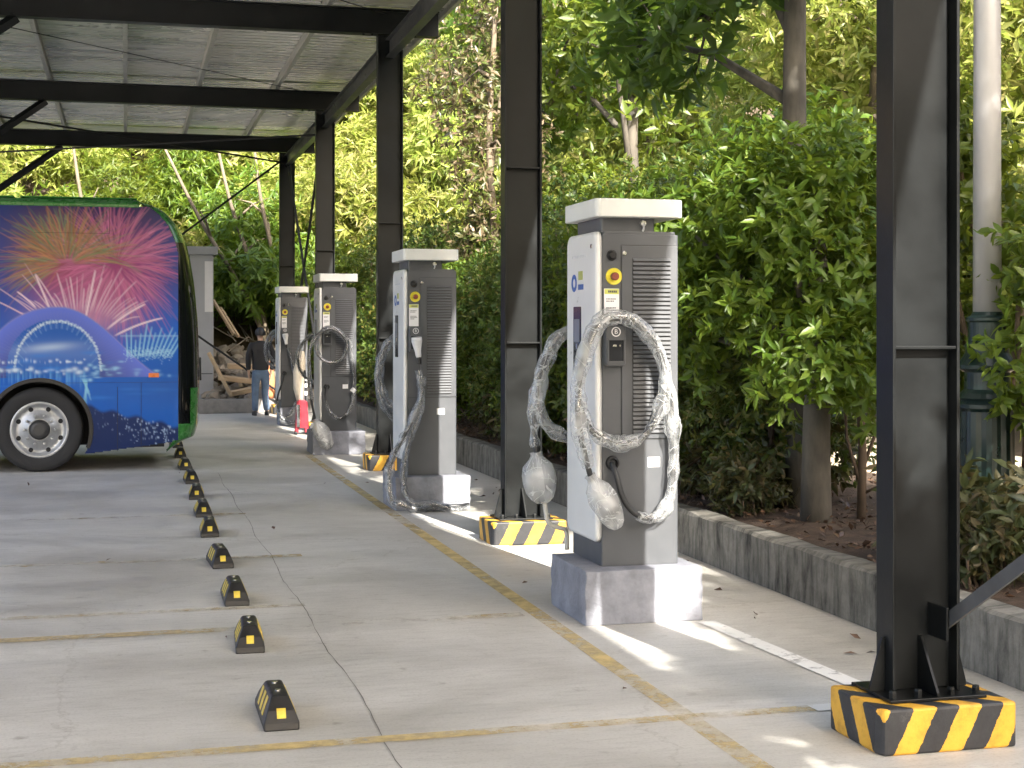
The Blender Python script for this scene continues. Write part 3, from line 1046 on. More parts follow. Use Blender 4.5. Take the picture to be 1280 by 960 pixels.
def cabinet():
    t = thing('charging_cabinet', '', 'charger', group='charging cabinets in a row beside the posts')
    g = M['cab_grey']
    # carcass with the front face left open around the grille opening
    mb = MB()
    mb.prism(rrect(-0.212, 0.235, FY, 0.32, 0.012, 3), 'z', 0.30, 2.125)
    mb.prism(rrect(-0.200, 0.223, FY + 0.012, 0.308, 0.012, 3), 'z', 2.1245, 2.142)
    mb.build('cabinet', g, t, bevel=0.003)
    # neck and cap
    MB().prism(rrect(-0.20, 0.115, -0.18, 0.27, 0.015, 3), 'z', 2.142, 2.222).build('neck', g, t)
    cp = MB().prism(rrect(-0.258, 0.250, -0.272, 0.345, 0.035, 5), 'z', 2.218, 2.318).build('cap', M['cap_white'], t, bevel=0.006)
    lk = MB()
    lk.lathe([(0, 0.012), (0.016, 0.012), (0.018, 0.004), (0.018, 0)], (0.045, -0.1805, 2.19), 'y', 14)
    lk.v = [(x, -0.361 - y, z) for x, y, z in lk.v]
    lk.tube([(0.045, -0.20, 2.188), (0.04, -0.205, 2.155), (0.036, -0.2, 2.146)], 0.006, 6)
    lk.build('latch', M['chrome'], t)
    # white side panel with rounded edges
    pl = [(-0.235, 0.432)]
    pan = MB()
    out = rrect(FY - 0.004, 0.328, 0.43, 2.14, 0.055, 6)
    n = len(out)
    cy, cz = 0.045, 1.285
    rings = []
    for xx, ins in ((-0.212, 0.0), (-0.232, 0.0), (-0.241, 0.005), (-0.246, 0.013), (-0.249, 0.026)):
        ring = []
        for (yy, zz) in out:
            ring.append((xx, yy + (ins if yy < cy else -ins), zz + (ins if zz < cz else -ins)))
        rings.append(ring)
    vs = [p for r in rings for p in r]
    fs = []
    for i in range(len(rings) - 1):
        for k in range(n):
            k2 = (k + 1) % n
            fs.append((i * n + k, i * n + k2, (i + 1) * n + k2, (i + 1) * n + k))
    fs.append(tuple(range(n)))
    fs.append(tuple((len(rings) - 1) * n + k for k in range(n)))
    pan.add(vs, fs)
    panel = pan.build('side_panel', M['cab_white'], t, smooth=True)
    m = panel.modifiers.new('wn', 'WEIGHTED_NORMAL')
    m.keep_sharp = True
    X0 = -0.249
    MB().prism(rrect(0.03, 0.17, 1.35, 1.73, 0.008, 2), 'x', X0 - 0.004, X0 + 0.002).build('display', M['screen'], panel)
    MB().prism(rrect(0.05, 0.15, 1.53, 1.66, 0.004, 2), 'x', X0 - 0.0062, X0 - 0.0035).build('screen', M['screen_lit'], panel)
    MB().box(X0 - 0.006, X0 - 0.0035, 0.085, 0.115, 1.49, 1.52).build('card_reader', M['chrome'], panel)
    # emblem: blue ring with two olive blocks and a row of small grey lettering strokes
    em = MB()
    em.lathe([(0.05, 0), (0.05, -0.002), (0.026, -0.002), (0.026, 0)], (X0, 0.165, 1.865), 'x', 28)
    em.build('emblem_ring', M['blue'], panel)
    MB().box(X0 - 0.002, X0 + .001, 0.0, 0.08, 1.88, 1.93).build('emblem_block', M['olive'], panel)
    le = MB()
    for k in range(5):
        y = 0.085 - 0.021 * k
        le.box(X0 - 0.002, X0 + .001, y - 0.013, y, 1.825, 1.856)
    le.build('emblem_lettering', M['blue'], panel)
    ln = MB()
    for k in range(9):
        y = 0.2 - 0.03 * k
        ln.box(X0 - 0.0015, X0 + .001, y - 0.02, y, 2.005, 2.02)
    ln.build('panel_lettering', M['hut_light'], panel)
    MB().lathe([(0, -0.005), (0.012, -0.005), (0.014, 0)], (X0, -0.165, 2.06), 'x', 12).build('panel_lock', M['chrome'], panel)
    # service door with louvres
    def on_front(mb):
        return mb
    dr = MB().box(-0.098, 0.229, FY - 0.008, FY + 0.002, 0.998, 2.062)
    door = dr.build('service_door', g, t, bevel=0.003)
    gap = MB()
    gap.box(-0.1015, -0.0985, FY - 0.0012, FY + .001, 0.99, 2.066)
    gap.box(-0.1015, 0.234, FY - 0.0012, FY + .001, 2.0625, 2.0665)
    gap.box(-0.21, 0.234, FY - 0.0012, FY + .001, 0.992, 0.9965)
    gap.build('door_gap', M['cab_dark'], t)
    back = MB().box(-0.036, 0.186, FY - 0.0095, FY - 0.0075, 1.022, 1.995)
    gr = back.build('grille', M['cab_dark'], door)
    sl_ = MB()
    z = 1.03
    while z < 1.985:
        vs = []
        for x in (-0.034, 0.184):
            vs += [(x, FY - 0.0096, z), (x, FY - 0.021, z + 0.0015), (x, FY - 0.0125, z + 0.0165), (x, FY - 0.0096, z + 0.0165)]
        sl_.add(vs, [(0, 1, 2, 3), (7, 6, 5, 4), (0, 4, 5, 1), (1, 5, 6, 2), (2, 6, 7, 3), (3, 7, 4, 0)])
        z += 0.0243
    sl_.build('louvres', g, door)
    MB().lathe([(0, -0.0045), (0.012, -0.0045), (0.013, 0)], (-0.083, FY - 0.008, 2.02), 'y', 12).build('door_lock', M['chrome'], door)
    # knob, emergency stop, notice
    k = MB()
    k.lathe([(0, -0.03), (0.018, -0.03), (0.022, -0.02), (0.026, -0.006), (0.03, -0.004), (0.03, 0)], (-0.155, FY, 2.008), 'y', 20)
    k.build('black_button', M['black_plastic'], t, smooth=False)
    es = MB().lathe([(0.021, -0.003), (0.044, -0.008), (0.047, -0.004), (0.047, 0)], (-0.142, FY, 1.892), 'y', 28).build('emergency_stop', M['yellow'], t)
    MB().lathe([(0, -0.036), (0.018, -0.036), (0.022, -0.03), (0.022, -0.02), (0.013, -0.016), (0.013, 0)], (-0.142, FY, 1.892), 'y', 20).build('button', M['red'], es)
    no = MB().box(-0.198, -0.112, FY - 0.003, FY + .001, 1.63, 1.825).build('notice', M['paper'], t)
    MB().box(-0.196, -0.114, FY - 0.0045, FY - 0.0025, 1.795, 1.823).build('notice_heading', M['lime'], no)
    tx = MB()
    rr = random.Random(3)
    for k in range(5):
        x = -0.176 + 0.0105 * k
        tx.box(x, x + 0.008, FY - 0.006, FY - 0.0042, 1.803, 1.815)
    for zz, ln_ in ((1.765, 0.055), (1.753, 0.04), (1.716, 0.05), (1.704, 0.06), (1.692, 0.035)):
        x = -0.186
        while x < -0.186 + ln_:
            wd = rr.uniform(0.004, 0.009)
            tx.box(x, x + wd, FY - 0.0042, FY - 0.0025, zz, zz + 0.0062)
            x += wd + 0.0025
    tx.build('notice_lettering', M['ink'], no)
    # connector holster: a grey shell with a dark recess and a B in a circle above
    hs = MB()
    hs.prism(rrect(-0.205, -0.090, 1.400, 1.625, 0.02, 4), 'y', FY - 0.055, FY + 0.001)
    hol = hs.build('holster', g, t, bevel=0.006)
    rc = MB()
    rc.prism(rrect(-0.192, -0.103, 1.425, 1.545, 0.006, 2), 'y', FY - 0.0575, FY - 0.05)
    rec = rc.build('recess', M['screen'], hol)
    rm = MB()
    for a in ((-0.197, -0.190, 1.42, 1.55), (-0.105, -0.098, 1.42, 1.55), (-0.19, -0.105, 1.42, 1.428), (-0.19, -0.105, 1.542, 1.55)):
        rm.box(a[0], a[1], FY - 0.066, FY - 0.054, a[2], a[3])
    rm.build('recess_rim', g, hol)
    pn = MB()
    pn.box(-0.165, -0.145, FY - 0.0595, FY - 0.057, 1.508, 1.518)
    pn.box(-0.128, -0.122, FY - 0.0595, FY - 0.057, 1.508, 1.518)
    pn.build('socket_pins', M['chrome'], hol)
    MB().lathe([(0.0215, 0), (0.0215, -0.002), (0.0265, -0.002), (0.0265, 0)], (-0.147, FY - 0.055, 1.588), 'y', 28).build('letter_ring', M['paper'], hol)
    text_mesh('letter', 'B', 0.036, M['paper'], hol, (-0.147, FY - 0.0565, 1.588), (PI / 2, 0, 0))
    # cable gland, rating label
    MB().lathe([(0.018, -0.006), (0.024, -0.02), (0.036, -0.014), (0.040, 0)], (-0.150, FY, 0.868), 'y', 22).build('cable_gland', M['black_rubber'], t)
    MB().box(0.055, 0.125, FY - 0.003, FY + .001, 0.84, 0.895).build('rating_label', M['paper'], t)
    return t


def add_uv(o, pts, seg, seed):
    me = o.data
    L = [seed * 1.37]
    for a, b in zip(pts, pts[1:]):
        L.append(L[-1] + (Vector(b) - Vector(a)).length)
    uv = me.uv_layers.new(name='uv')
    for p in me.polygons:
        ks = [v % seg for v in p.vertices]
        wrap = (seg - 1 in ks) and (0 in ks) and len(ks) == 4
        for li, v in zip(p.loop_indices, p.vertices):
            k = v % seg
            uv.data[li].uv = ((seg if (wrap and k == 0) else k) / seg, L[v // seg])
    return o


def film_tube(pts, r, name, mat, parent, amp=0.32, seed=0, seg=14):
    rr = random.Random(seed)
    n = len(pts)
    rad = []
    x = 1.0
    for i in range(n):
        if i % 3 == 0:
            x = 1 + amp * rr.uniform(-1, 0.9)
        rad.append(r * (x + 0.16 * math.sin(i * 0.35 + seed) + 0.07 * math.sin(i * 1.1)))
    # soften
    rad = [(rad[max(0, i - 1)] + 2 * rad[i] + rad[min(n - 1, i + 1)]) / 4 for i in range(n)]
    jit = {}

    def wob(i, k):
        return jit.setdefault((i // 2, k), rr.uniform(-0.15, 0.15)) + 0.05 * math.sin(i * 1.7 + k * 2)
    mb = MB().tube(pts, rad, seg, cap=False, wob=wob)
    return add_uv(mb.build(name, mat, parent, smooth=True, fix=False), pts, seg, seed)


def bag_mesh(c, axis, L, r0, r1, name, mat, parent, seed=0):
    """a crumpled bag tied at its neck round a connector"""
    rr = random.Random(seed)
    c, axis = Vector(c), Vector(axis).normalized()
    prof = [(0.0, 0.30), (0.06, 0.22), (0.12, 0.36), (0.25, 0.82), (0.42, 1.0), (0.60, 0.98), (0.78, 0.86), (0.92, 0.62), (1.0, 0.25)]
    pts = [c + axis * L * a for a, _ in prof]
    rad = [r0 + (r1 - r0) * b for _, b in prof]
    mb = MB().tube(pts, rad, 18, cap=True, wob=lambda i, k: rr.uniform(-0.09, 0.09))
    return add_uv(mb.build(name, mat, parent, smooth=True, fix=False), pts, 18, seed)


def gun_mesh(p, q, name, parent, r=0.028, mat=None, mouth=True):
    """pistol shaped plug: thick head, bent handle, dark mouth"""
    p, q = Vector(p), Vector(q)
    a = (q - p)
    side = Vector((0, -1, 0))
    pts = [p, p + a * .15, p + a * .35, p + a * .6, p + a * .82 + side * .01, q + side * .02]
    g = MB().tube(pts, [r * .55, r * .75, r * .8, r * 1.1, r * 1.35, r * 1.3], 12)
    o = g.build(name, mat or M['gun'], parent, smooth=True)
    if not mouth:
        MB().tube([p - a * .28, p - a * .1, p + a * .06], [r * .42, r * .55, r * .62], 10).build('strain_relief', M['black_plastic'], o)
        return o
    MB().tube([q + side * .02, q + side * .02 + a.normalized() * 0.03], [r * 1.05, r * .95], 12).build('plug_mouth', M['black_plastic'], o)
    return o


def cable_run(t, pts, sleeve, seed, r=0.016, mat=None, skip=(0.0, 1.0), sr=0.034, n=7):
    P = catmull(pts, n)
    c = MB().tube(P, r, 8).build('cable', M['cable'], t, smooth=True)
    if sleeve:
        a, b = int(skip[0] * len(P)), int(skip[1] * len(P))
        film_tube(P[a:b], sr, 'plastic_sleeve', mat or M['film'], c, seed=seed)
    return c


def plinth(x, y, sx, sy, h, label, seed):
    mb = MB()
    rr = random.Random(seed)
    bm = bmesh.new()
    bmesh.ops.create_cube(bm, size=1)
    bmesh.ops.subdivide_edges(bm, edges=bm.edges, cuts=9, use_grid_fill=True)
    for v in bm.verts:
        v.co = Vector((v.co.x * sx, v.co.y * sy, (v.co.z + .5) * h))
        edge = sum((abs(abs(v.co.x) - sx / 2) < 1e-4, abs(abs(v.co.y) - sy / 2) < 1e-4, abs(v.co.z - h) < 1e-4)) >= 2
        if edge:
            v.co.x += rr.uniform(-1, 0.2) * 0.008 * (1 if v.co.x > 0 else -1)
            v.co.y += rr.uniform(-1, 0.2) * 0.008 * (1 if v.co.y > 0 else -1)
            if v.co.z > h * .5:
                v.co.z -= rr.uniform(0, 0.009)
    me = bpy.data.meshes.new('charger_plinth')
    bm.to_mesh(me)
    bm.free()
    me.materials.append(M['plinth'])
    o = bpy.data.objects.new('charger_plinth', me)
    COL.objects.link(o)
    o.location = (x, y, 0)
    b = o.modifiers.new('bevel', 'BEVEL')
    b.width = 0.006
    b.segments = 2
    tag(o, label, 'plinth', 'painted plinths under the charging cabinets')


CH = [(2.735, 8.05), (2.635, 13.36), (2.64, 19.42), (2.705, 25.35)]
CL = ['nearest charging cabinet, its coiled cable wrapped in crinkled clear plastic',
      'second charging cabinet with white connector in holster and cables reaching the ground',
      'third charging cabinet with coiled cable, red jack at its left foot',
      'farthest charging cabinet in the row, next to the standing person in black']
PLB = ['lavender grey painted concrete plinth under the nearest charging cabinet',
       'lavender grey concrete plinth under the second charging cabinet, cable coil at its foot',
       'lavender grey concrete plinth under the third charging cabinet',
       'low narrow grey plinth under the farthest charging cabinet']
cab0 = cabinet()
cabs = []
for i, (x, y) in enumerate(CH):
    if i < 3:
        plinth(x + 0.0, y, 0.68, 0.68, 0.300, PLB[i], i)
    else:
        plinth(x, y, 0.47, 0.60, 0.300, PLB[i], i)
for i, (x, y) in enumerate(CH):
    if i == 0:
        cab0.location = (x, y, 0)
        cab0['label'] = CL[0]
        cabs.append(cab0)
    else:
        cabs.append(dup(cab0, (x, y, 0), 0, CL[i]))
cab0.location = (CH[0][0], CH[0][1], 0)


def L1(px, py, y, cx=797.0, sx=215.0, sz=226.0):
    return ((px - cx) / sx, y, 1.6 - (py - 412) / sz)


# --- nearest cabinet: coil on its front
t = cabs[0]
F = FY
p = [L1(763, 577, F - .01), L1(766, 592, F - .05), L1(774, 622, F - .07), L1(790, 641, F - .075), L1(812, 645, F - .075), L1(828, 628, F - .075),
     L1(835, 595, F - .07), L1(836, 552, F - .07), L1(832, 505, F - .075), L1(824, 462, F - .08), L1(808, 426, F - .085), L1(786, 402, F - .08),
     L1(764, 394, F - .075), L1(742, 402, F - .085), L1(724, 438, F - .09), L1(716, 478, F - .095), L1(720, 512, F - .10), L1(737, 540, F - .10),
     L1(766, 552, F - .10), L1(796, 543, F - .10), L1(814, 516, F - .105), L1(822, 482, F - .11), L1(815, 442, F - .115), L1(790, 407, F - .11),
     L1(764, 398, F - .10), L1(738, 410, F - .11), L1(720, 455, F - .12), L1(714, 500, F - .12), L1(719, 545, F - .115), L1(728, 580, F - .10),
     L1(734, 598, F - .09)]
cable_run(t, p, True, 3, sr=0.034, skip=(0.10, 0.97))
g = gun_mesh(L1(736, 602, F - .085), L1(757, 632, F - .085), 'connector', t, 0.03)
bag_mesh(L1(731, 590, F - .088), Vector(L1(764, 652, 0)) - Vector(L1(731, 590, 0)), 0.33, 0.012, 0.078, 'plastic_bag', M['bag'], g, 5)
# --- its far side: coil, bagged connector and a white hose seen past the white panel
B = 0.32
p = [(-0.15, B + .01, 0.87), (-0.15, B + .06, 0.78), (-0.02, B + .07, 0.64), (0.14, B + .07, 0.7), (0.19, B + .07, 1.0), (0.13, B + .08, 1.4), (0.0, B + .08, 1.57),
     (-0.15, B + .075, 1.61), (-0.28, B + .085, 1.55), (-0.37, B + .09, 1.38), (-0.40, B + .09, 1.2), (-0.33, B + .1, 1.03), (-0.15, B + .1, 0.96), (0.03, B + .1, 1.1),
     (0.08, B + .1, 1.35), (-0.03, B + .11, 1.55), (-0.16, B + .1, 1.59), (-0.29, B + .12, 1.50), (-0.38, B + .12, 1.27), (-0.415, B + .11, 1.0), (-0.40, B + .1, 0.86)]
cable_run(t, p, True, 9, sr=0.037, skip=(0.15, 0.98))
g = gun_mesh((-0.395, B + .1, 0.85), (-0.35, B + .1, 0.70), 'connector', t, 0.032)
bag_mesh((-0.405, B + .1, 0.88), (0.13, 0.0, -0.95), 0.30, 0.014, 0.098, 'plastic_bag', M['bag'], g, 8)
MB().tube(catmull([(-0.355, B + .1, 0.60), (-0.345, B + .1, 0.52), (-0.325, B + .11, 0.46), (-0.26, B + .11, 0.43), (-0.22, B + .11, 0.41), (-0.21, B + .12, 0.3)], 6), 0.014, 8).build('hose', M['hose'], t, smooth=True)

# --- second cabinet: connector parked in the holster, cables falling to a flat coil on the ground
t = cabs[1]


def L2(px, py, y):
    return ((px - 536) / 134.0, y, 1.6 - (py - 412) / 140.0)


g = gun_mesh((-0.128, F - .10, 1.345), (-0.148, F - .075, 1.53), 'connector', t, 0.036, mouth=False)
p = [L2(519, 462, F - .085), L2(521, 478, F - .09), L2(522, 500, F - .08), L2(514, 530, F - .08), L2(505, 558, F - .09), L2(500, 585, F - .12), L2(500, 608, F - .17),
     L2(508, 625, F - .22), (-0.02, F - .26, 0.06), (0.16, F - .27, 0.022), (0.27, F - .22, 0.02), (0.26, F - .14, 0.02), (0.1, F - .16, 0.02), (-0.1, F - .26, 0.022)]
cable_run(t, p, True, 21, sr=0.034, mat=M['film_dim'], skip=(0.0, 0.8))
p = [L2(523, 470, F - .08), L2(520, 500, F - .09), L2(508, 530, F - .10), L2(496, 552, F - .12), L2(485, 575, F - .14), L2(481, 600, F - .17), L2(484, 622, F - .21),
     (-0.31, F - .25, 0.07), (-0.18, F - .27, 0.03), (0.0, F - .22, 0.028), (0.2, F - .13, 0.03), (0.3, F - .18, 0.05), (0.2, F - .26, 0.05), (0.0, F - .24, 0.05)]
cable_run(t, p, True, 22, sr=0.034, mat=M['film_dim'], skip=(0.0, 0.8))
p = [(-0.15, B + .06, 1.5), (-0.28, B + .07, 1.47), (-0.36, B + .08, 1.3), (-0.38, B + .08, 1.1), (-0.33, B + .08, 0.92), (-0.2, B + .08, 0.75), (-0.1, B + .06, 0.7)]
cable_run(t, p, True, 23, sr=0.034, mat=M['film_dim'])
p = [(-0.1, B + .06, 1.56), (-0.25, B + .1, 1.5), (-0.33, B + .11, 1.3), (-0.33, B + .1, 1.05), (-0.26, B + .1, 0.9), (-0.1, B + .06, 0.82)]
cable_run(t, p, True, 24, sr=0.034, mat=M['film_dim'])

# --- third cabinet
t = cabs[2]
p = [(-0.15, F - .01, 0.87), (-0.17, F - .06, 0.72), (-0.12, F - .07, 0.55), (0.0, F - .075, 0.46), (0.13, F - .07, 0.55), (0.185, F - .07, 0.75), (0.19, F - .07, 1.0),
     (0.16, F - .075, 1.25), (0.12, F - .08, 1.47), (0.0, F - .085, 1.58), (-0.15, F - .08, 1.63), (-0.27, F - .085, 1.52), (-0.29, F - .09, 1.34), (-0.2, F - .1, 1.2),
     (-0.05, F - .1, 1.18), (0.07, F - .105, 1.28), (0.09, F - .11, 1.45), (-0.02, F - .11, 1.57), (-0.15, F - .1, 1.60), (-0.31, F - .11, 1.50), (-0.39, F - .12, 1.30),
     (-0.38, F - .12, 1.0), (-0.36, F - .12, 0.7), (-0.31, F - .12, 0.44)]
cable_run(t, p, True, 31, sr=0.026, mat=M['film_dim'], skip=(0.05, 0.96))
g = gun_mesh((-0.31, F - .13, 0.42), (-0.19, F - .14, 0.16), 'connector', t, 0.03)
bag_mesh((-0.32, F - .14, 0.46), (0.3, -0.02, -0.6), 0.42, 0.015, 0.105, 'plastic_bag', M['bag'], g, 12)
cl = MB().tube([(0.165, F - .07, 0.80), (0.2, F - .07, 0.84)], 0.035, 8).build('cable_clip', M['gun'], t)
p = [(-0.12, B + .06, 1.56), (-0.28, B + .09, 1.52), (-0.42, B + .1, 1.36), (-0.44, B + .1, 1.15), (-0.36, B + .1, 0.98), (-0.2, B + .08, 0.9)]
cable_run(t, p, True, 33, sr=0.03, mat=M['film_dim'])

# --- farthest cabinet
t = cabs[3]
g = gun_mesh((-0.128, F - .10, 1.345), (-0.148, F - .075, 1.53), 'connector', t, 0.036, mouth=False)
p = [(-0.09, F - .085, 1.28), (-0.03, F - .09, 1.05), (0.04, F - .09, 0.8), (0.06, F - .1, 0.5), (0.0, F - .12, 0.30), (-0.12, F - .15, 0.15), (-0.25, F - .2, 0.10), (-0.1, F - .3, 0.05), (0.1, F - .3, 0.03)]
cable_run(t, p, True, 41, sr=0.03, mat=M['film_dim'])
p = [(-0.15, F - .01, 0.87), (-0.19, F - .07, 0.72), (-0.27, F - .1, 0.5), (-0.27, F - .14, 0.28), (-0.2, F - .2, 0.12), (0.0, F - .24, 0.06), (0.15, F - .2, 0.08)]
cable_run(t, p, True, 42, sr=0.03, mat=M['film_dim'], skip=(0.4, 1.0))
p = [(-0.12, B + .06, 1.6), (-0.28, B + .09, 1.56), (-0.40, B + .1, 1.36), (-0.40, B + .1, 1.15), (-0.33, B + .1, 1.0), (-0.15, B + .08, 0.9)]
cable_run(t, p, True, 43, sr=0.028, mat=M['film_dim'])
p = [(-0.12, B + .06, 1.55), (-0.25, B + .09, 1.5), (-0.34, B + .1, 1.34), (-0.34, B + .1, 1.17), (-0.25, B + .1, 1.05), (-0.1, B + .08, 0.98)]
cable_run(t, p, True, 44, sr=0.028, mat=M['film_dim'])

# ------------------------------------------------------------------ red upright jack with pale wrapped top
jk = thing('trolley_jack', 'dark red upright wheeled jack with tall pale wrapped handle, left of the third charging cabinet', 'jack', (2.585, 22.9, 0))
mb = MB()
mb.prism([(-0.10, 0.03), (-0.05, 0.03), (-0.045, 0.10), (0.045, 0.10), (0.05, 0.03), (0.10, 0.03), (0.105, 0.16), (0.085, 0.50), (0.03, 0.535), (-0.03, 0.535), (-0.075, 0.50), (-0.09, 0.2)], 'y', -0.06, 0.06)
body = mb.build('frame', M['jack_red'], jk, bevel=0.008)
for x in (-0.085, 0.085):
    for y in (-0.05, 0.06):
        MB().lathe([(0, -0.014), (0.026, -0.014), (0.028, 0), (0.026, 0.014), (0, 0.014)], (x, y, 0.028), 'x', 14).build('wheel', M['black_rubber'], jk)
MB().tube([(-0.05, -0.075, 0.12), (-0.05, -0.075, 0.46)], 0.03, 10).build('pump_cylinder', M['chrome'], jk)
w_ = MB()
rr = random.Random(4)
w_.tube([(-0.02, 0.03, 0.5), (-0.035, 0.03, 0.7), (-0.03, 0.03, 0.95), (0.0, 0.03, 1.15), (0.02, 0.03, 1.27)], [0.05, 0.075, 0.088, 0.07, 0.03], 12, wob=lambda i, k: rr.uniform(-.15, .15))
w_.build('wrapped_handle', M['cloth'], jk, smooth=True)
lever = MB().tube([(0.06, -0.03, 0.5), (0.065, -0.03, 0.72), (0.05, -0.03, 0.98)], 0.014, 8).build('lever', M['black_plastic'], jk)
for z in (0.6, 0.72, 0.82):
    MB().tube([(0.062, -0.035, z), (0.066, -0.035, z + 0.06)], 0.024, 8).build('handle_clip', M['gun'], lever)

# ------------------------------------------------------------------ bus
SIDE_Y, BW = 17.55, 2.5
TYX, TYZ, TYR = -0.945, 0.475, 0.475
XEND = [(0.17, 0.40), (0.30, 0.62), (0.36, 0.76), (0.5, 0.80), (0.9, 0.81), (1.3, 0.805), (1.7, 0.79), (2.1, 0.755), (2.4, 0.71), (2.62, 0.66), (2.8, 0.58), (2.92, 0.48), (3.0, 0.38), (3.06, 0.22), (3.085, 0.1)]


def xend(z):
    for (a, xa), (b, xb) in zip(XEND, XEND[1:]):
        if z <= b:
            f = max(0, (z - a) / (b - a))
            return xa + (xb - xa) * f
    return XEND[-1][1]


def xside(z):                                    # where the printed side ends and the wrap-round front begins
    if z < 0.33:
        return 0.44 + (z - 0.2) * 0.6
    return min(0.575, xend(z) - 0.12)


def skirt(x):                                    # lower edge of the printed side
    if x > TYX:
        return 0.195 + max(0, x + 0.4) * 0.125
    return 0.27


bus = thing('bus', 'parked bus wrapped in a blue firework picture with green trim', 'bus', (0, 0, 0))
BUSPARTS = []


def paint(PX, PY):
    """the printed firework picture: colours by measured place on the bus side"""
    H, W = PX.shape
    rng = np.random.default_rng(5)

    def mixc(a, b, t):
        return a + (b - a) * t[..., None]
    v = np.clip((PY - 250) / 310, 0, 1)
    top = np.array([0.003, 0.014, 0.10])
    mid = np.array([0.012, 0.15, 0.64])
    low = np.array([0.010, 0.12, 0.52])
    img = np.where((v < 0.55)[..., None], mixc(top, mid, np.clip(v / 0.55, 0, 1)), mixc(mid, low, np.clip((v - 0.55) / 0.45, 0, 1)))
    left = np.clip((60 - PX) / 160, 0, 1)
    img = mixc(img, np.array([0.01, 0.07, 0.40]), left * 0.5)
    # soft cloudy variation
    for k in range(26):
        cx, cy = rng.uniform(-260, 230), rng.uniform(240, 560)
        s = rng.uniform(10, 42)
        amp = rng.uniform(-0.35, 0.5)
        gsn = np.exp(-(((PX - cx) / (s * 1.8)) ** 2 + ((PY - cy) / s) ** 2))
        img *= (1 + amp * gsn)[..., None]
    # burst glow

    def glow(cx, cy, sx, sy, col, a):
        nonlocal img
        gsn = np.exp(-(((PX - cx) / sx) ** 2 + ((PY - cy) / sy) ** 2)) * a
        img = img * (1 - gsn[..., None]) + np.array(col) * gsn[..., None]
    glow(150, 335, 46, 52, (0.42, 0.05, 0.17), 0.75)
    glow(70, 330, 42, 46, (0.42, 0.11, 0.09), 0.8)
    glow(60, 295, 42, 28, (0.26, 0.16, 0.07), 0.5)
    glow(112, 345, 70, 44, (0.44, 0.08, 0.15), 0.5)
    glow(110, 372, 50, 32, (0.52, 0.12, 0.26), 0.7)
    glow(-150, 330, 90, 80, (0.30, 0.05, 0.22), 0.7)
    x0, y0 = PX[0, 0], PY[0, 0]
    gx = (PX[0, -1] - x0) / (W - 1)
    gy = (PY[-1, 0] - y0) / (H - 1)

    def splat(x, y, col, a):
        i = (x - x0) / gx
        # rows vary slightly with perspective; good enough for print layout
        j = (y - y0) / gy
        i0, j0 = int(math.floor(i)), int(math.floor(j))
        for dj in (0, 1):
            for di in (0, 1):
                ii, jj = i0 + di, j0 + dj
                if 0 <= ii < W and 0 <= jj < H:
                    wgt = (1 - abs(i - ii)) * (1 - abs(j - jj)) * a
                    img[jj, ii] = img[jj, ii] * (1 - wgt) + np.array(col) * wgt

    def streak(x, y, ang, L, g, col, a, w=1):
        nst = int(L * 1.6)
        for s in range(nst):
            u = s / nst
            xx = x + math.cos(ang) * L * u
            yy = y - math.sin(ang) * L * u + g * u * u
            fade = a * min(1, u * 5) * (1 - u) ** 0.35
            for q in range(w):
                splat(xx + q * 0.55, yy + q * 0.25, col, fade)
    for k in range(620):                          # magenta shell
        an = rng.uniform(0, 2 * PI)
        r0 = rng.uniform(5, 45)
        col = np.array([0.60, 0.13, 0.28]) * rng.uniform(0.5, 1.35) + rng.uniform(0, .12)
        streak(140 + math.cos(an) * r0 * 1.2, 330 - math.sin(an) * r0, an + rng.normal(0, .22), rng.uniform(25, 66), rng.uniform(2, 16), col, 0.36)
    for k in range(460):                          # orange and green shell
        an = rng.uniform(0.1, 3.6)
        r0 = rng.uniform(5, 40)
        col = (np.array([0.50, 0.22, 0.10]) if rng.random() < .6 else np.array([0.20, 0.30, 0.14])) * rng.uniform(0.5, 1.4)
        streak(78 + math.cos(an) * r0 * 1.2, 332 - math.sin(an) * r0, an + rng.normal(0, .25), rng.uniform(22, 66), rng.uniform(2, 18), col, 0.34)
    for k in range(160):
        an = rng.uniform(0, 2 * PI)
        streak(-150, 330, an, rng.uniform(40, 100), 12, (0.5, 0.12, 0.4), 0.45)
    glow(100, 398, 58, 20, (0.70, 0.36, 0.50), 0.6)
    for k in range(34):                           # bright fan rising from the arch
        f = k / 33
        an = math.radians(148 - 116 * f) + rng.normal(0, .03)
        bx = 40 + 105 * f
        streak(bx, 404 - 14 * math.sin(f * PI), an, rng.uniform(30, 84), rng.uniform(4, 13), (0.85, 0.58, 0.66), rng.uniform(.3, .8), 1 + (k % 3 == 0))
    for (xa, ya, an, L, gg) in ((128, 412, 40, 66, 10), (138, 420, 28, 72, 11), (38, 385, 135, 34, 4), (100, 402, 78, 66, 0), (60, 398, 112, 62, 3)):
        streak(xa, ya, math.radians(an), L, gg, (0.95, 0.72, 0.78), 0.95, 3)
    # arch
    ax = (PX - 72) / 98.0
    ax = np.where(PX > 72, (PX - 72) / 128.0, (PX - 72) / 96.0)
    outer = 470 - 86 * np.where(PX > 72, np.cos(np.clip(ax, 0, 1) * PI / 2) ** 1.35, np.sqrt(np.clip(1 - ax * ax, 0, 1)))
    inner_x = (PX - 66) / 58.0
    inner = 462 - 62 * np.sqrt(np.clip(1 - inner_x ** 2, 0, 1))
    arch = (PY > outer) & (np.abs(ax) < 1) & (PY < 472)
    hole = (PY > inner) & (np.abs(inner_x) < 1)
    body_c = np.array([0.13, 0.18, 0.62])
    shade = np.clip((PY - outer) / 60, 0, 1)
    img = np.where((arch & ~hole)[..., None], body_c * (1.25 - 0.75 * shade)[..., None], img)
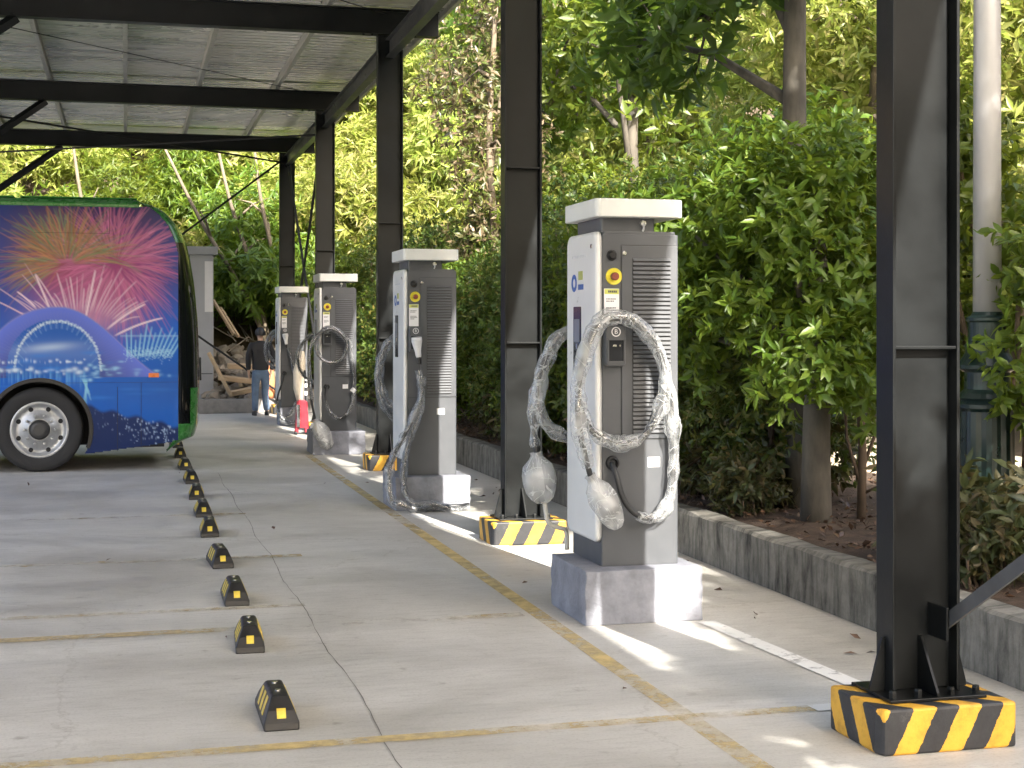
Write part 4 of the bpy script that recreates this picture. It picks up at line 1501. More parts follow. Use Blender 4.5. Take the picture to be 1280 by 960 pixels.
    img = np.where((arch & hole)[..., None], np.array([0.02, 0.13, 0.50]) + 0.09 * np.exp(-((PY - 440) / 14.0) ** 2)[..., None], img)
    edge = np.exp(-((PY - outer) / 1.3) ** 2) * (np.abs(ax) < 1)
    img = img * (1 - 0.6 * edge[..., None]) + np.array([0.30, 0.30, 0.62]) * 0.6 * edge[..., None]
    for k in range(60):                           # lattice of the arch
        a = PI * k / 59
        for u in range(16):
            r1 = 0.70 + 0.25 * u / 15
            splat(68 + 90 * r1 * math.cos(a), 468 - 82 * r1 * math.sin(a), (0.22, 0.26, 0.62), 0.22)
    for k in range(44):
        a = PI * k / 43
        xx = 66 + 55 * math.cos(a)
        yy = 462 - 60 * math.sin(a)
        for q in range(14):
            splat(xx + rng.normal(0, .9), yy + rng.normal(0, .9), (0.75, 0.9, 0.95), 0.7)
        if k % 2 == 0:
            for u in range(10):
                splat(xx - (xx - 66) * 0.018 * u, yy + u * 0.9, (0.25, 0.45, 0.75), 0.5)
    gl = np.exp(-(((PX - 62) / 30) ** 2 + ((PY - 434 + 0.08 * (PX - 62)) / 5.0) ** 2)) * 0.8
    img = img * (1 - gl[..., None]) + np.array([0.55, 0.68, 0.86]) * gl[..., None]
    # glittering rows of light on the water
    def blob(cx, cy, sx, sy, col, a):
        nonlocal img
        i0, i1 = int((cx - 3 * sx - x0) / gx), int((cx + 3 * sx - x0) / gx) + 2
        j0, j1 = int((cy - 3 * sy - y0) / gy), int((cy + 3 * sy - y0) / gy) + 2
        i0, i1, j0, j1 = max(0, i0), min(W, i1), max(0, j0), min(H, j1)
        if i1 <= i0 or j1 <= j0:
            return
        sub = img[j0:j1, i0:i1]
        gsn = (np.exp(-(((PX[j0:j1, i0:i1] - cx) / sx) ** 2 + ((PY[j0:j1, i0:i1] - cy) / sy) ** 2)) * a)[..., None]
        img[j0:j1, i0:i1] = sub * (1 - gsn) + np.array(col) * gsn
    xx = -260.0
    while xx < 104:
        xx += rng.uniform(3, 9)
        yy = 452 + rng.normal(0, 1.6)
        blob(xx, yy, rng.uniform(1.2, 2.6), rng.uniform(1.0, 2.4), (0.80, 0.92, 0.98), rng.uniform(.6, 1))
        blob(xx + rng.normal(0, 2), yy + 11 + rng.normal(0, 1.5), rng.uniform(2.0, 5), rng.uniform(1.2, 2.6), (0.72, 0.86, 0.96), rng.uniform(.5, 1))
        blob(xx, yy + 20, 2.0, rng.uniform(5, 12), (0.18, 0.48, 0.85), rng.uniform(.25, .7))
    for k in range(26):
        blob(96 + abs(rng.normal(0, 55)), 463 + rng.normal(0, 5), rng.uniform(1.5, 6), rng.uniform(.8, 2), (0.40, 0.72, 0.92), rng.uniform(.3, .9))
    for k in range(40):
        blob(rng.uniform(-250, 215), rng.uniform(430, 500), rng.uniform(6, 22), rng.uniform(1, 3), (0.04, 0.26, 0.78), rng.uniform(.15, .5))
    hl = np.exp(-((PY - 420) / 1.1) ** 2) * (PX > 150)
    img = img * (1 - .6 * hl[..., None]) + np.array([0.35, 0.55, 0.8]) * .6 * hl[..., None]
    for k in range(13):
        x = 156 + k * 4.6
        streak(x, 448, math.radians(93 - 3.0 * k), rng.uniform(22, 50), 1, (0.35, 0.72, 0.88), 0.6, 2)
        for q in range(26):
            splat(x + rng.normal(0, 2.5), 442 + rng.normal(0, 4), (0.55, 0.85, 0.95), 0.5)
    for k in range(16):
        x = rng.uniform(-200, 215)
        streak(x, rng.uniform(480, 500), math.radians(rng.uniform(80, 100)), -rng.uniform(14, 40), 0, (0.10, 0.34, 0.70), 0.35, 4)
    # light fan on the water
    for k in range(9):
        streak(96 + k, 472, math.radians(-60 - 5 * k), rng.uniform(18, 40), 0, (0.30, 0.66, 0.85), 0.45, 2)
    # dark crowd shore
    shore = 504 + np.clip((PX - 105) / 110, 0, 1) * 27 + 2.5 * np.sin(PX * 0.21)
    dk = np.clip((PY - shore) / 5, 0, 1) * (PX > -400)
    img = mixc(img, np.array([0.010, 0.018, 0.075]), dk * 0.9)
    for k in range(1100):
        xx = rng.uniform(-250, 218)
        lo = 507 + max(0, (xx - 105) / 110) * 27
        yy = lo + abs(rng.normal(0, 17))
        blob(xx, yy, rng.uniform(.4, 1.0), rng.uniform(.4, 1.5), (0.50, 0.68, 0.95), rng.uniform(.3, 1.0))
    img = np.clip(img, 0, 1)
    lum = img.mean(-1, keepdims=True)
    img = np.clip(lum + (img - lum) * 1.02, 0, 1)
    return np.clip(img, 0, 1) * 0.8


def bus_side():
    st = 0.0108
    xs = np.arange(-3.4, 0.60, st)
    zs = np.arange(3.0, 0.16, -st)
    W, H = len(xs), len(zs)
    XX, ZZ = np.meshgrid(xs, zs)
    dd = XX * math.sin(YAW) + SIDE_Y * math.cos(YAW)
    PXX = 640 + FPX * (XX * math.cos(YAW) - SIDE_Y * math.sin(YAW)) / dd
    # rows of the print run level on the bus: measure heights at the middle of the visible part
    dm = -0.3 * math.sin(YAW) + SIDE_Y * math.cos(YAW)
    PYY = HOR - FPX * (ZZ - CAMZ) / dm
    img = paint(PXX, PYY)
    keepv = np.ones((H, W), bool)
    xs_lim = np.array([xside(z) for z in zs])
    keepv &= XX <= xs_lim[:, None] + 0.006
    keepv &= ZZ >= np.array([skirt(x) for x in xs])[None, :]
    keepv &= ((XX - TYX) ** 2 + (ZZ - TYZ) ** 2) > 0.555 ** 2
    idx = np.arange(H * W).reshape(H, W)
    f = np.stack([idx[:-1, :-1], idx[1:, :-1], idx[1:, 1:], idx[:-1, 1:]], -1)
    k = keepv[:-1, :-1] & keepv[1:, :-1] & keepv[1:, 1:] & keepv[:-1, 1:]
    f = f[k]
    used = np.unique(f)
    remap = -np.ones(H * W, int)
    remap[used] = np.arange(len(used))
    v = np.stack([XX.ravel(), np.full(H * W, SIDE_Y), ZZ.ravel()], -1)[used]
    f = remap[f]
    me = bpy.data.meshes.new('printed_side')
    me.vertices.add(len(v))
    me.vertices.foreach_set('co', v.ravel().astype(np.float32))
    me.loops.add(f.size)
    me.loops.foreach_set('vertex_index', f.ravel().astype(np.int32))
    me.polygons.add(len(f))
    me.polygons.foreach_set('loop_start', np.arange(0, f.size, 4, dtype=np.int32))
    me.update(calc_edges=True)
    ca = me.color_attributes.new('print', 'FLOAT_COLOR', 'POINT')
    col = np.ones((len(v), 4), np.float32)
    col[:, :3] = img.reshape(-1, 3)[used]
    ca.data.foreach_set('color', col.ravel())
    me.materials.append(M['print'])
    o = bpy.data.objects.new('printed_side', me)
    COL.objects.link(o)
    o.parent = bus
    # panel seams
    sm = MB()
    for (a, b, z0, z1) in ((-0.186, -0.181, 2.69, 2.98), (-0.10, -0.095, 0.22, 0.95), (0.16, 0.165, 0.26, 1.0), (-1.7, -1.695, 0.3, 2.98)):
        sm.box(a, b, SIDE_Y - 0.002, SIDE_Y + 0.004, z0, z1)
    sm.box(-1.0, -0.182, SIDE_Y - 0.002, SIDE_Y + 0.004, 2.687, 2.69)
    sm.box(-1.0, 0.56, SIDE_Y - 0.002, SIDE_Y + 0.004, 0.998, 1.001)
    sm.build('panel_seams', M['underbody'], o)
    MB().box(0.245, 0.36, SIDE_Y - 0.012, SIDE_Y + 0.002, 1.055, 1.105).build('side_reflector', M['orange'], o, bevel=0.003)


bus_side()
# rest of the body
b = MB()
for y0 in (SIDE_Y, SIDE_Y + BW - 0.03):
    if y0 == SIDE_Y:
        b.prism([(-11.4, 0.3), (-8.3, 0.3), (-8.3, 1.05), (-7.1, 1.05), (-7.1, 0.27), (-3.395, 0.27), (-3.395, 3.0), (-11.4, 3.0)], 'y', y0, y0 + 0.03)
    else:
        b.box(-11.4, 0.45, y0, y0 + 0.03, 0.3, 3.0)
b.box(-11.43, -11.4, SIDE_Y, SIDE_Y + BW, 0.3, 3.0)
b.build('body_shell', M['navy'], bus)
u = MB()
u.box(-11.3, -1.55, SIDE_Y + 0.35, SIDE_Y + BW - 0.35, 0.30, 0.5)
u.box(-11.3, 0.3, SIDE_Y + 0.04, SIDE_Y + BW - 0.04, 1.06, 1.10)
u.box(-0.33, 0.42, SIDE_Y + 0.03, SIDE_Y + BW - 0.06, 0.26, 1.05)
u.box(-1.58, -1.55, SIDE_Y + 0.03, SIDE_Y + BW - 0.06, 0.26, 1.05)
u.box(-1.55, -0.33, SIDE_Y + 0.55, SIDE_Y + 0.58, 0.26, 1.05)
u.build('chassis', M['underbody'], bus)
arch = MB()
vs, fs = [], []
K = 40
for k in range(K + 1):
    a = math.radians(-22 + 224 * k / K)
    for r, y in ((0.54, SIDE_Y - 0.012), (0.582, SIDE_Y - 0.012), (0.585, SIDE_Y + 0.003), (0.54, SIDE_Y + 0.30)):
        vs.append((TYX + r * math.cos(a), y, TYZ + r * math.sin(a)))
for k in range(K):
    for q in range(4):
        q2 = (q + 1) % 4
        fs.append((4 * k + q, 4 * k + q2, 4 * k + 4 + q2, 4 * k + 4 + q))
arch.add(vs, fs)
arch.build('wheel_arch', M['black_rubber'], bus, smooth=False)


def bus_wheel(x, y):
    wob = MB().lathe([(0.315, 0.0), (0.33, -0.012), (0.42, -0.022), (0.455, -0.012), (TYR, 0.03), (TYR, 0.23), (0.455, 0.27), (0.33, 0.28), (0.315, 0.26)], (x, y, TYZ), 'y', 56)
    wheel = wob.build('wheel', M['tyre'], bus, smooth=True)
    wheel.data.polygons.foreach_set('use_smooth', [True] * len(wheel.data.polygons))
    rim = MB().lathe([(0.318, -0.004), (0.308, -0.012), (0.285, -0.004), (0.27, 0.03), (0.225, 0.036), (0.2, 0.012), (0.125, 0.006), (0.12, -0.004), (0.115, 0.006), (0.0, 0.006)], (x, y, TYZ), 'y', 48).build('rim', M['rim'], wheel, smooth=True)
    MB().lathe([(0.112, 0.004), (0.108, -0.03), (0.085, -0.062), (0.06, -0.07), (0.0, -0.07)], (x, y, TYZ), 'y', 32).build('hub', M['hub'], wheel)
    hh = MB()
    for k in range(8):
        a = 2 * PI * (k + .5) / 8
        hh.lathe([(0.0, 0.0), (0.024, 0.0), (0.027, 0.008)], (x + 0.245 * math.cos(a), y + 0.024, TYZ + 0.245 * math.sin(a)), 'y', 14)
    hh.build('hand_holes', M['underbody'], wheel)
    ng = MB()
    for k in range(10):
        a = 2 * PI * k / 10
        ng.lathe([(0.0, -0.035), (0.012, -0.034), (0.017, -0.012), (0.017, 0.008)], (x + 0.165 * math.cos(a), y, TYZ + 0.165 * math.sin(a)), 'y', 8)
    ng.build('wheel_nuts', M['rim'], wheel)
    return wheel


bus_wheel(TYX, SIDE_Y + 0.035)
bus_wheel(-7.7, SIDE_Y + 0.035)
for x in (TYX, -7.7):
    MB().lathe([(0.1, 0.0), (0.42, -0.01), (TYR, 0.03), (TYR, 0.23), (0.42, 0.27), (0.1, 0.26)], (x, SIDE_Y + BW - 0.33, TYZ), 'y', 40).build('wheel', M['tyre'], bus, smooth=True)


def front_shell(z0, z1, name, mat, off=0.0, nz=14, vlist=None):
    """wrap-round front: each level is a plan curve that starts flush with the side and turns the corner"""
    plan = []
    r = 1.0
    for k in range(11):
        a = math.radians(90 * k / 10)
        plan.append((math.sin(a), 1 - math.cos(a)))      # (fraction of reach, fraction of corner depth)
    vs, fs = [], []
    m = 0
    for i in range(nz + 1):
        z = z0 + (z1 - z0) * i / nz
        xs_, xe = xside(z), xend(z) + off
        cd = 0.36
        left = [(xs_ + (xe - xs_) * p, SIDE_Y - off + cd * q) for p, q in plan]
        mid = [(xe + 0.055 * math.sin(PI * k / 8), SIDE_Y + cd + (BW - 2 * cd) * k / 8) for k in range(1, 8)]
        right = [(x, 2 * SIDE_Y + BW - y) for x, y in reversed(left)]
        row = left + mid + right
        m = len(row)
        vs += [(x, y, z) for x, y in row]
    for i in range(nz):
        for k in range(m - 1):
            a = i * m + k
            fs.append((a, a + 1, a + m + 1, a + m))
    return MB().add(vs, fs).build(name, mat, bus, smooth=True)


front_shell(0.52, 2.60, 'windscreen', M['glass_dark'])
front_shell(2.60, 3.075, 'roof_front', M['bus_green'], nz=10)
front_shell(0.20, 0.52, 'bumper', M['bus_green'], nz=8)
gp = MB()
for z0, z1 in ((0.50, 0.93),):
    vs, fs = [], []
    n = 8
    for i in range(n + 1):
        z = z0 + (z1 - z0) * i / n
        for k in range(4, 11):
            a = math.radians(90 * k / 10)
            xs_, xe = xside(z), xend(z) + 0.006
            vs.append((xs_ + (xe - xs_) * math.sin(a), SIDE_Y - 0.006 + 0.36 * (1 - math.cos(a)), z))
    for i in range(n):
        for k in range(6):
            a = i * 7 + k
            fs.append((a, a + 1, a + 8, a + 7))
    gp.add(vs, fs)
gp.build('corner_panel', M['bus_green'], bus, smooth=True)
rf = MB()
rp = [(SIDE_Y - 0.004, 2.985), (SIDE_Y - 0.004, 3.03), (SIDE_Y + 0.06, 3.075), (SIDE_Y + 0.3, 3.09), (SIDE_Y + BW - 0.3, 3.09), (SIDE_Y + BW - 0.06, 3.075), (SIDE_Y + BW, 3.03), (SIDE_Y + BW, 2.985)]
rf.prism(rp, 'x', -11.45, 0.14)
roofo = rf.build('roof', M['bus_green'], bus, bevel=0.01)
for x0, x1 in ((-9.5, -5.2), (-4.7, -1.22), (-1.16, 0.12)):
    MB().box(x0, x1, SIDE_Y + 0.10, SIDE_Y + BW - 0.1, 3.085, 3.105).build('roof_pod', M['bus_green'], roofo, bevel=0.02)
# front details for a step to the side: wiper pair and number-free lamp strip
MB().tube([(0.86, 18.3, 1.0), (0.88, 18.8, 1.25)], 0.012, 6).build('wiper', M['black_plastic'], bus)

# ------------------------------------------------------------------ person
def skin_obj(name, verts, edges, radii, mat, parent, sub=2, root=0):
    me = bpy.data.meshes.new(name)
    me.from_pydata(verts, edges, [])
    o = bpy.data.objects.new(name, me)
    COL.objects.link(o)
    bpy.context.view_layer.objects.active = o
    s = o.modifiers.new('skin', 'SKIN')
    s.use_smooth_shade = True
    for i, r in enumerate(radii):
        q = me.skin_vertices[0].data[i]
        q.radius = r if isinstance(r, tuple) else (r, r)
        q.use_root = (i == root)
    sd = o.modifiers.new('sub', 'SUBSURF')
    sd.levels = sub
    sd.render_levels = sub
    bpy.context.view_layer.update()
    dg = bpy.context.evaluated_depsgraph_get()
    me2 = bpy.data.meshes.new_from_object(o.evaluated_get(dg))
    bpy.data.objects.remove(o)
    me2.materials.clear()
    me2.materials.append(mat)
    me2.polygons.foreach_set('use_smooth', [True] * len(me2.polygons))
    o2 = bpy.data.objects.new(name, me2)
    COL.objects.link(o2)
    o2.parent = parent
    return o2


def person():
    # seen from behind: faces +Y, weight on the left leg
    t = thing('person', 'person in black jacket and blue jeans standing with back turned by the end wall', 'person', (2.42, 28.15, 0), math.radians(6))
    J = {}
    V, E, R = [], [], []

    def add(n, p, r, frm=None):
        J[n] = len(V)
        V.append(p)
        R.append(r)
        if frm:
            E.append((J[frm], J[n]))
    add('pelvis', (0, 0, 0.86), (0.125, 0.095))
    add('waist', (0, 0, 1.0), (0.115, 0.085), 'pelvis')
    add('chest', (0, 0.0, 1.2), (0.135, 0.09), 'waist')
    add('neck0', (0, 0.005, 1.37), (0.06, 0.055), 'chest')
    add('neck', (0, 0.02, 1.42), 0.048, 'neck0')
    add('jaw', (0, 0.045, 1.475), (0.06, 0.072), 'neck')
    add('head', (0, 0.035, 1.545), (0.072, 0.085), 'jaw')
    add('crown', (0, 0.03, 1.60), (0.05, 0.06), 'head')
    for s, nm in ((-1, 'l'), (1, 'r')):
        add('sh' + nm, (s * 0.165, 0, 1.325), 0.058, 'chest')
        add('el' + nm, (s * 0.225, -0.02, 1.07), 0.042, 'sh' + nm)
        add('wr' + nm, (s * 0.215, 0.07 if s > 0 else 0.03, 0.84), 0.028, 'el' + nm)
        add('pm' + nm, (s * 0.212, 0.085 if s > 0 else 0.045, 0.775), (0.034, 0.02), 'wr' + nm)
        px, py, pz = V[J['pm' + nm]]
        for k, (dy, L) in enumerate(((-0.027, 0.07), (-0.009, 0.082), (0.009, 0.076), (0.026, 0.06))):
            add('f%d%s' % (k, nm), (px, py + dy, pz - 0.035), 0.009, 'pm' + nm)
            add('g%d%s' % (k, nm), (px - s * 0.012, py + dy * 1.05, pz - 0.035 - L * .55), 0.008, 'f%d%s' % (k, nm))
            add('h%d%s' % (k, nm), (px - s * 0.032, py + dy, pz - 0.035 - L), 0.006, 'g%d%s' % (k, nm))
        add('t0' + nm, (px - s * .01, py + 0.042, pz + 0.01), 0.01, 'pm' + nm)
        add('t1' + nm, (px - s * .02, py + 0.056, pz - 0.035), 0.008, 't0' + nm)
        add('hip' + nm, (s * 0.085, 0, 0.80), 0.085, 'pelvis')
        add('kn' + nm, (s * 0.095, 0.02 if s < 0 else 0.05, 0.45), 0.056, 'hip' + nm)
        add('an' + nm, (s * (0.10 if s < 0 else 0.125), 0.0 if s < 0 else 0.02, 0.085), 0.038, 'kn' + nm)
        add('to' + nm, (s * (0.11 if s < 0 else 0.145), 0.14 if s < 0 else 0.16, 0.035), 0.032, 'an' + nm)
    body = skin_obj('body', V, E, R, M['skin'], t)
    # face, ears (turned away from the camera)
    f = MB()
    f.tube([(0, 0.115, 1.55), (0, 0.135, 1.52), (0, 0.118, 1.508)], [0.01, 0.014, 0.012], 8)
    for s in (-1, 1):
        f.lathe([(0, -0.006), (0.022, -0.004), (0.026, 0.004), (0, 0.008)], (s * 0.078, 0.03, 1.535), 'x', 10)
    f.build('ears_and_nose', M['skin'], body, smooth=True)
    ey = MB()
    for s in (-1, 1):
        ey.lathe([(0, -0.004), (0.011, -0.003), (0.012, 0.004)], (s * 0.03, 0.118, 1.555), 'y', 10)
    ey.build('eyes', M['black_plastic'], body)
    MB().tube([(-0.022, 0.117, 1.482), (0, 0.124, 1.48), (0.022, 0.117, 1.482)], 0.005, 6).build('mouth', M['red'], body)
    # hair
    hv, hf = [], []
    ns, nr = 18, 9
    for i in range(nr + 1):
        ph = PI * 0.62 * i / nr
        for k in range(ns):
            a = 2 * PI * k / ns
            front = max(0, math.sin(a))
            p2 = ph * (1 - 0.36 * front)
            rr_ = 1 + 0.05 * math.sin(5 * a + i) + 0.03 * math.cos(9 * a)
            hv.append((0.094 * math.sin(p2) * math.cos(a) * rr_, 0.028 + 0.112 * math.sin(p2) * math.sin(a) * rr_, 1.53 + 0.113 * math.cos(p2) * rr_))
    for i in range(nr):
        for k in range(ns):
            k2 = (k + 1) % ns
            hf.append((i * ns + k, i * ns + k2, (i + 1) * ns + k2, (i + 1) * ns + k))
    MB().add(hv, hf).build('hair', M['hair'], t, smooth=True)
    # jacket
    V2 = [(0, 0, 0.80), (0, 0, 0.92), (0, -0.005, 1.08), (0, -0.005, 1.22), (0, 0, 1.34), (0, 0.01, 1.405)]
    R2 = [(0.175, 0.12), (0.172, 0.12), (0.172, 0.12), (0.178, 0.12), (0.12, 0.085), (0.072, 0.065)]
    E2 = [(0, 1), (1, 2), (2, 3), (3, 4), (4, 5)]
    for s in (-1, 1):
        b0 = len(V2)
        wy = 0.07 if s > 0 else 0.03
        V2 += [(s * 0.17, 0, 1.31), (s * 0.215, -0.012, 1.18), (s * 0.235, -0.02, 1.07), (s * 0.228, wy * .5, 0.95), (s * 0.218, wy, 0.845)]
        R2 += [0.075, 0.066, 0.058, 0.052, 0.046]
        E2 += [(3, b0), (b0, b0 + 1), (b0 + 1, b0 + 2), (b0 + 2, b0 + 3), (b0 + 3, b0 + 4)]
    skin_obj('jacket', V2, E2, R2, M['jacket'], t, root=2)
    V3 = [(0, 0, 0.92), (0, 0, 0.82)]
    R3 = [(0.142, 0.108), (0.135, 0.108)]
    E3 = [(0, 1)]
    for s in (-1, 1):
        b0 = len(V3)
        V3 += [(s * 0.085, 0, 0.74), (s * 0.092, 0.012, 0.58), (s * 0.096, 0.02 if s < 0 else 0.05, 0.45), (s * 0.1, 0.012 if s < 0 else 0.035, 0.27), (s * (0.10 if s < 0 else 0.125), 0.0 if s < 0 else 0.02, 0.075)]
        R3 += [0.096, 0.082, 0.072, 0.066, 0.064]
        E3 += [(1, b0), (b0, b0 + 1), (b0 + 1, b0 + 2), (b0 + 2, b0 + 3), (b0 + 3, b0 + 4)]
    skin_obj('jeans', V3, E3, R3, M['jeans'], t, root=1)
    for s in (-1, 1):
        x, y = s * (0.105 if s < 0 else 0.135), (0.05 if s < 0 else 0.07)
        sh = MB()
        out = [(x + 0.043 * math.cos(a) * (1.0 if math.sin(a) > -0.2 else 0.9), y + 0.14 * math.sin(a)) for a in [2 * PI * k / 16 for k in range(16)]]
        vs = [(p, q, 0.0) for p, q in out] + [(p, q, 0.05) for p, q in out] + [(x + (p - x) * .7, y + (q - y) * .75 - 0.015, 0.085) for p, q in out]
        fs = [tuple(range(15, -1, -1)), tuple(range(32, 48))]
        for r0 in (0, 16):
            for k in range(16):
                k2 = (k + 1) % 16
                fs.append((r0 + k, r0 + k2, r0 + 16 + k2, r0 + 16 + k))
        sh.add(vs, fs)
        sh.build('shoe', M['shoes'], t, smooth=False, bevel=0.006)


person()

# ------------------------------------------------------------------ hut, rubble, timber, sack
hut = thing('hut', 'tall plain grey panelled hut with flat cap, half hidden behind the bus', 'hut', (0.45, 30.7, 0))
MB().box(-1.6, 1.22, -0.55, 0.75, -0.1, 3.08).build('wall', M['hut'], hut, bevel=0.01)
MB().box(-1.66, 1.30, -0.61, 0.81, 3.08, 3.24).build('roof', M['hut'], hut, bevel=0.01)
MB().box(1.05, 1.205, -0.556, -0.5495, 1.95, 2.95).build('pale_panel', M['hut_light'], hut)
sm = MB()
for x in (-1.0, -0.4, 0.2, 0.75):
    sm.box(x, x + 0.012, -0.5535, -0.5495, 0.0, 3.07)
sm.box(-1.6, 1.2, -0.5545, -0.5495, 0.72, 0.735)
sm.build('wall_seams', M['cab_dark'], hut)

PLANKS = [((1.95, 29.75, 0.34), (2.75, 29.62, 0.50), 'pale timber plank lying lowest on the debris behind the end wall'),
          ((1.75, 30.0, 0.66), (2.9, 29.9, 0.52), 'pale timber plank lying slanted in the middle of the debris pile'),
          ((1.95, 30.25, 0.88), (2.95, 30.2, 0.83), 'pale timber plank lying uppermost on the debris pile'),
          ((1.55, 29.7, 1.15), (1.98, 29.55, 0.30), 'thin pole leaning steeply beside the hut onto the end wall'),
          ((1.7, 30.9, 2.2), (2.1, 30.6, 1.5), 'dry brown stick leaning on the slope to the right of the hut'),
          ((1.85, 31.0, 2.05), (2.2, 30.7, 1.45), 'second dry stick leaning on the slope beside the first')]
for i, (a, b, lb) in enumerate(PLANKS):
    a, b = Vector(a), Vector(b)
    tt = (b - a).normalized()
    side = Vector((0, 1, 0.15)).normalized() if i < 3 else tt.orthogonal().normalized()
    upv = tt.cross(side).normalized()
    sw, sh_ = (0.09, 0.028) if i < 3 else (0.028, 0.028)
    vs = []
    for q in (a, b):
        for su, sv in ((-1, -1), (1, -1), (1, 1), (-1, 1)):
            vs.append(q + side * su * sw + upv * sv * sh_ * (1.6 if i < 3 else 1))
    tag(MB().add(vs, [(0, 1, 2, 3), (7, 6, 5, 4), (0, 4, 5, 1), (1, 5, 6, 2), (2, 6, 7, 3), (3, 7, 4, 0)]).build('timber_plank' if i < 3 else 'wooden_pole', M['wood'], bevel=0.005), lb, 'plank' if i < 3 else 'pole')


def rubble():
    mb = MB()
    rr = random.Random(12)
    for k in range(150):
        x = rr.uniform(1.6, 3.6)
        y = rr.uniform(29.5, 32.0)
        z = max(-0.02, hill_h(x, y)) + rr.uniform(-0.02, 0.12) + max(0, 0.35 - abs(y - 30.4) * 0.3)
        s = rr.uniform(0.05, 0.24) * (1.5 if rr.random() < .12 else 1)
        bm = bmesh.new()
        bmesh.ops.create_icosphere(bm, subdivisions=1, radius=s)
        rot = Matrix.Rotation(rr.uniform(0, 6), 3, 'Z') @ Matrix.Rotation(rr.uniform(0, 6), 3, 'X')
        sc = (rr.uniform(.6, 1.4), rr.uniform(.5, 1.1), rr.uniform(.35, .8))
        vs = []
        for v in bm.verts:
            c = v.co * rr.uniform(0.75, 1.15)
            c = rot @ Vector((c.x * sc[0], c.y * sc[1], c.z * sc[2]))
            vs.append((c.x + x, c.y + y, c.z + z))
        fs = [tuple(v.index for v in f.verts) for f in bm.faces]
        bm.free()
        mb.add(vs, fs)
    for k in range(60):
        x, y = rr.uniform(1.6, 3.8), rr.uniform(29.6, 32.5)
        z = max(0, hill_h(x, y)) + 0.15
        a = rr.uniform(0, PI)
        L = rr.uniform(.2, .7)
        mb.tube([(x, y, z), (x + L * math.cos(a), y + .2 * math.sin(a), z + rr.uniform(-.1, .35))], 0.014, 5)
    tag(mb.build('rubble', M['stone']), kind='stuff')


rubble()
sk = MB()
rr = random.Random(2)
sk.tube([(2.66, 29.13, 0.272), (2.66, 29.13, 0.36), (2.67, 29.12, 0.60), (2.65, 29.13, 0.80), (2.64, 29.14, 0.90), (2.63, 29.14, 0.98)], [0.09, 0.115, 0.12, 0.10, 0.05, 0.065], 14, wob=lambda i, k: rr.uniform(-.13, .13))
tag(sk.build('sack', M['sack'], smooth=True), 'orange sack standing on the end wall to the right of the person in black', 'sack')

# ------------------------------------------------------------------ lamp post
lp = thing('lamp_post', 'grey lamp post with fluted dark green base behind the nearest black post', 'lamp post', (4.70, 7.50, 0.28))
mb = MB()
seg = 32
prof = [(0.185, -0.02), (0.185, 0.10), (0.165, 0.13), (0.155, 0.16), (0.155, 0.20), (0.150, 0.86), (0.162, 0.88), (0.162, 0.90), (0.145, 0.92), (0.165, 0.935), (0.150, 0.96), (0.125, 0.985),
        (0.125, 1.08), (0.160, 1.10), (0.162, 1.12), (0.120, 1.19), (0.118, 1.215), (0.128, 1.225), (0.118, 1.24), (0.105, 1.25), (0.105, 1.36), (0.115, 1.37), (0.115, 1.385), (0.09, 1.40), (0.078, 1.42)]
vs, fs = [], []
for k in range(seg):
    a = 2 * PI * k / seg
    for r, z in prof:
        fl = 1.0
        if 0.2 <= z <= 0.87:
            fl = 1 - 0.10 * (k % 4 == 0) - 0.02 * (k % 2)
        vs.append((r * fl * math.cos(a), r * fl * math.sin(a), z))
n = len(prof)
for k in range(seg):
    k2 = (k + 1) % seg
    for i in range(n - 1):
        fs.append((k * n + i, k2 * n + i, k2 * n + i + 1, k * n + i + 1))
mb.add(vs, fs)
mb.build('base', M['lamp_green'], lp)
MB().tube([(0, 0, 1.40), (0, 0, 3.2), (0, 0, 5.9)], [0.078, 0.074, 0.06], 20).build('pole', M['pole'], lp, smooth=True)
MB().tube([(0, 0, 5.8), (-0.1, 0, 6.1), (-0.5, 0, 6.25), (-0.9, 0, 6.2)], 0.03, 10).build('arm', M['pole'], lp, smooth=True)
MB().lathe([(0.0, 0.12), (0.08, 0.1), (0.2, 0.0), (0.19, -0.03), (0.0, -0.05)], (-0.95, 0, 6.15), 'z', 20).build('lantern', M['lamp_green'], lp)

